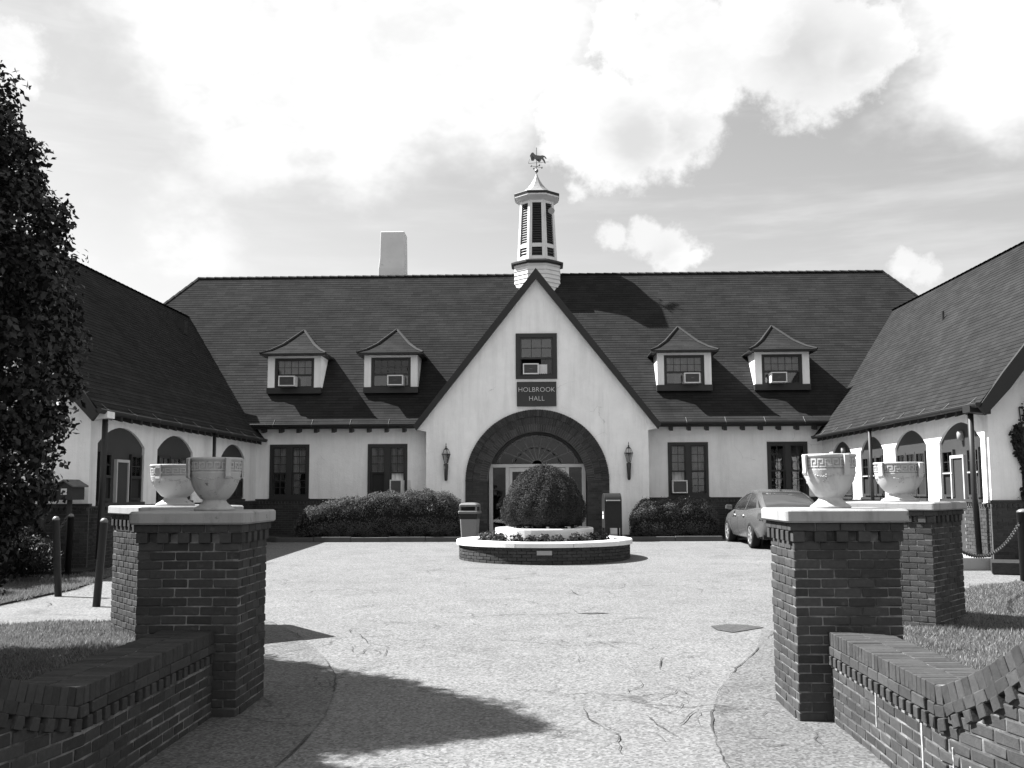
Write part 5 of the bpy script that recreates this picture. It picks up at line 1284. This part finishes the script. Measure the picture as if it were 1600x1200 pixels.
    for s in (-1, 1):
        m = MB(); m.hexa([(s * .46, -1.03, .72), (s * .80, -.93, .70), (s * .875, -.70, .76), (s * .47, -.90, .72), (s * .47, -1.005, .90), (s * .77, -.90, .90), (s * .835, -.70, .90), (s * .47, -.85, .90)]); m.build('tail_lamp', 'lamp_red', t, bevel=.02)
        m = MB(); m.hexa([(s * .88, 1.95, .93), (s * 1.06, 1.97, .95), (s * 1.06, 2.07, .95), (s * .88, 2.09, .93), (s * .88, 1.95, 1.06), (s * 1.05, 1.97, 1.07), (s * 1.05, 2.07, 1.05), (s * .88, 2.09, 1.04)]); m.build('mirror', 'carpaint', t, bevel=.02)
        for y in (.62, 1.62): MB().tube([(s * .875, y, .80), (s * .905, y + .03, .805), (s * .905, y + .17, .805), (s * .875, y + .20, .80)], .014, 6).build('door_handle', 'chrome', t)
        MB().tube([(s * .50, -1.02, .30), (s * .50, -.8, .30)], .04, 10).build('exhaust', 'chrome', t)
    for s in (-1, 1):                                               # door seams
        for yy in (.50, 1.42, 2.22):
            m = MB(); zz = lin(.30, .90, 8); xx = [.815, .868, .884, .888, .888, .884, .868, .835]
            for i in range(7): m.add([(s * (xx[i] + .002), yy - .005, zz[i]), (s * (xx[i] + .002), yy + .005, zz[i]), (s * (xx[i + 1] + .002), yy + .005, zz[i + 1]), (s * (xx[i + 1] + .002), yy - .005, zz[i + 1])], [(0, 1, 2, 3)])
            m.build('door_seam', 'tyre', t, fix=False)
    MB().box(-.26, .26, -1.062, -1.045, .58, .70).build('number_plate', 'offwhite', t); MB().tube([(0, .3, 1.43), (0, .22, 1.47)], [.03, .012], 6).build('roof_aerial', 'black', t)
    MB().box(-.78, .78, -.98, -.9, .26, .36).build('bumper_insert', 'tyre', t)
    return t
car('grey sedan parked behind the sunlit front pillar, tail towards the drive', (6.09, 26.40, gz(26.6) + .005), rad(2.0))

# ================================================================== POSTS AND CHAINS
def post(label, x, y, h, r, lean, grp='dark posts'):
    t = thing('bollard_post', label, 'post', (x, y, gz(y)), 0, grp); t.rotation_euler = (lean[0], lean[1], 0)
    m = MB(); m.lathe([(r, -.1), (r, h - .03), (r * 1.02, h - .03), (r * 1.02, h - .02)], 14); m.build('shaft', 'post', t, sm=True)
    m = MB(); m.lathe([(r * 1.04, h - .025), (r * 1.0, h), (r * .6, h + .03), (0, h + .04)], 14); m.build('domed_cap', 'binlid', t, sm=True)
post('thin dark post leaning over the grass edge', -7.67, 16.18, 1.22, .055, (0, rad(-4)))
post('thin dark post leaning towards the rear pillar', -6.50, 14.91, 1.24, .055, (0, rad(3.2)))
post('upright dark post with a chain end hanging from it', -8.97, 19.87 - .6, 1.15, .055, (0, rad(1)))
post('stout dark post between rear pillar and shaded wing', -7.55, 18.6, 1.2, .075, (0, 0))
post('stout dark post holding the far end of the pillar chain', 8.16, 17.85, 1.22, .10, (0, 0))
def chain(label, a, b, sag, n):
    a, b = Vector(a), Vector(b); t = thing('chain', label, 'chain', tuple(a), 0, 'chains between posts'); P = [a.lerp(b, i / n) - Vector((0, 0, sag * 4 * (i / n) * (1 - i / n))) for i in range(n + 1)]
    m = MB()
    for i in range(n):
        p, q = P[i] - a, P[i + 1] - a; d = (q - p).normalized(); u = d.cross(Vector((0, 0, 1))).normalized(); v = d.cross(u)
        if i % 2: u, v = v, u
        L = (q - p).length * .68; c = (p + q) / 2; m_ = [c + d * (L * math.cos(k)) * .9 + u * (.024 * math.sin(k)) for k in lin(0, 2 * PI, 8)]
        m.tube([tuple(x) for x in m_], .010, 4)
    m.build('link', 'chain', t)
chain('chain sagging from the rear pillar to the stout post by the sunlit wing', (5.30, 14.05, 1.13), (8.06, 17.80, 1.13), .42, 70)
chain('short chain end hanging from the upright dark post', (-8.99, 19.22, 1.28), (-9.25, 18.9, .72), .05, 16)
# house shaped boxes
def hbox(label, x, y, z, dark):
    t = thing('house_shaped_box', label, 'box', (x, y, z), rad(-12), 'house shaped boxes'); w_ = .17
    m = MB(); A = [(-w_, 0), (w_, 0), (w_, .27), (0, .36), (-w_, .27)]; m.prism([(p, -.16, q) for p, q in A], [(p, .22, q) for p, q in A]); m.build('body', 'houseb', t)
    for s in (-1, 1): MB().prism([(p, -.21, q) for p, q in ((0, .365), (s * .22, .245), (s * .22, .275), (0, .395))], [(p, .27, q) for p, q in ((0, .365), (s * .22, .245), (s * .22, .275), (0, .395))]).build('roof_board', 'houseroof', t)
    MB().box(-.035, .035, -.02, .05, -1.35, 0).build('post', 'houseb', t)
    if not dark: MB().box(-.07, .06, -.168, -.161, .10, .22).build('notice', 'card', t); MB().box(-.03, .03, -.172, -.1685, .14, .18).build('notice_mark', 'black', t)
    else: MB().box(-.09, .09, -.168, -.161, .10, .18).build('slot', 'room', t)
hbox('dark house shaped box with a white notice on its front', -9.22, 19.75, 1.58, False); hbox('dark house shaped box with a plain slotted front', -9.70, 19.70, 1.56, True)

# ================================================================== TREE
t = thing('pear_tree', 'dense dark leafy tree beside the rear pillar and the leaning posts', 'tree', (-6.9, 9.4, 0))
m = MB(); m.tube([(0, 0, -.2), (.03, 0, .6), (.0, .05, 2.2), (.03, .02, 4.5), (0, 0, 7.4)], [.17, .14, .12, .07, .02], 10); m.build('trunk', 'bark', t, sm=True)
prT = [(1.0, .45), (1.5, .85), (1.95, 1.6), (2.2, 2.4), (2.28, 3.2), (2.2, 4.1), (1.85, 5.0), (1.42, 5.9), (.98, 6.8), (.5, 7.6), (.05, 8.4)]
br = MB()
for i in range(34):
    a = i * 2.4; z0 = .9 + i * .17; z1 = z0 + 1.1; R = float(np.interp(z1, [p[1] for p in prT], [p[0] for p in prT])) * .86
    br.tube([(0, 0, z0), (R * .5 * math.cos(a), R * .5 * math.sin(a), z0 + .7), (R * math.cos(a + .1), R * math.sin(a + .1), z1)], [.05, .03, .008], 5)
br.build('limb', 'bark', t)
nc = 3300; C, Nn = dome_points(nc, prT, (0, 0, 0), .0); dep = RNG.uniform(0, 1, nc) ** 1.6; ax = np.column_stack([0 * dep, 0 * dep, C[:, 2]])
C = ax + (C - ax) * (1 - .55 * dep)[:, None] + RNG.normal(0, .07, (nc, 3))
k = 62; cen = np.repeat(C, k, 0); d = unit(RNG.normal(0, 1, (nc * k, 3))); LC = cen + d * (RNG.uniform(.05, 1, nc * k) ** .6)[:, None] * np.repeat(RNG.uniform(.13, .26, nc), k)[:, None]
stuff(leaves('crown', LC, unit(d * .6 + unit(cen - [0, 0, 3]) * .6 + [0, 0, .3]), .037, 'treeleaf', t, .7, .62))

t2 = t.copy(); COL.objects.link(t2); t2.location = (-6.5, 6.35, 0); t2.rotation_euler = (0, 0, 2.1); t2.scale = (.97, .97, .94)
tag(t2, 'dense dark leafy tree on the lawn that shades the low wall', 'tree')
for ch in list(t.children):
    c = ch.copy(); COL.objects.link(c); c.parent = t2
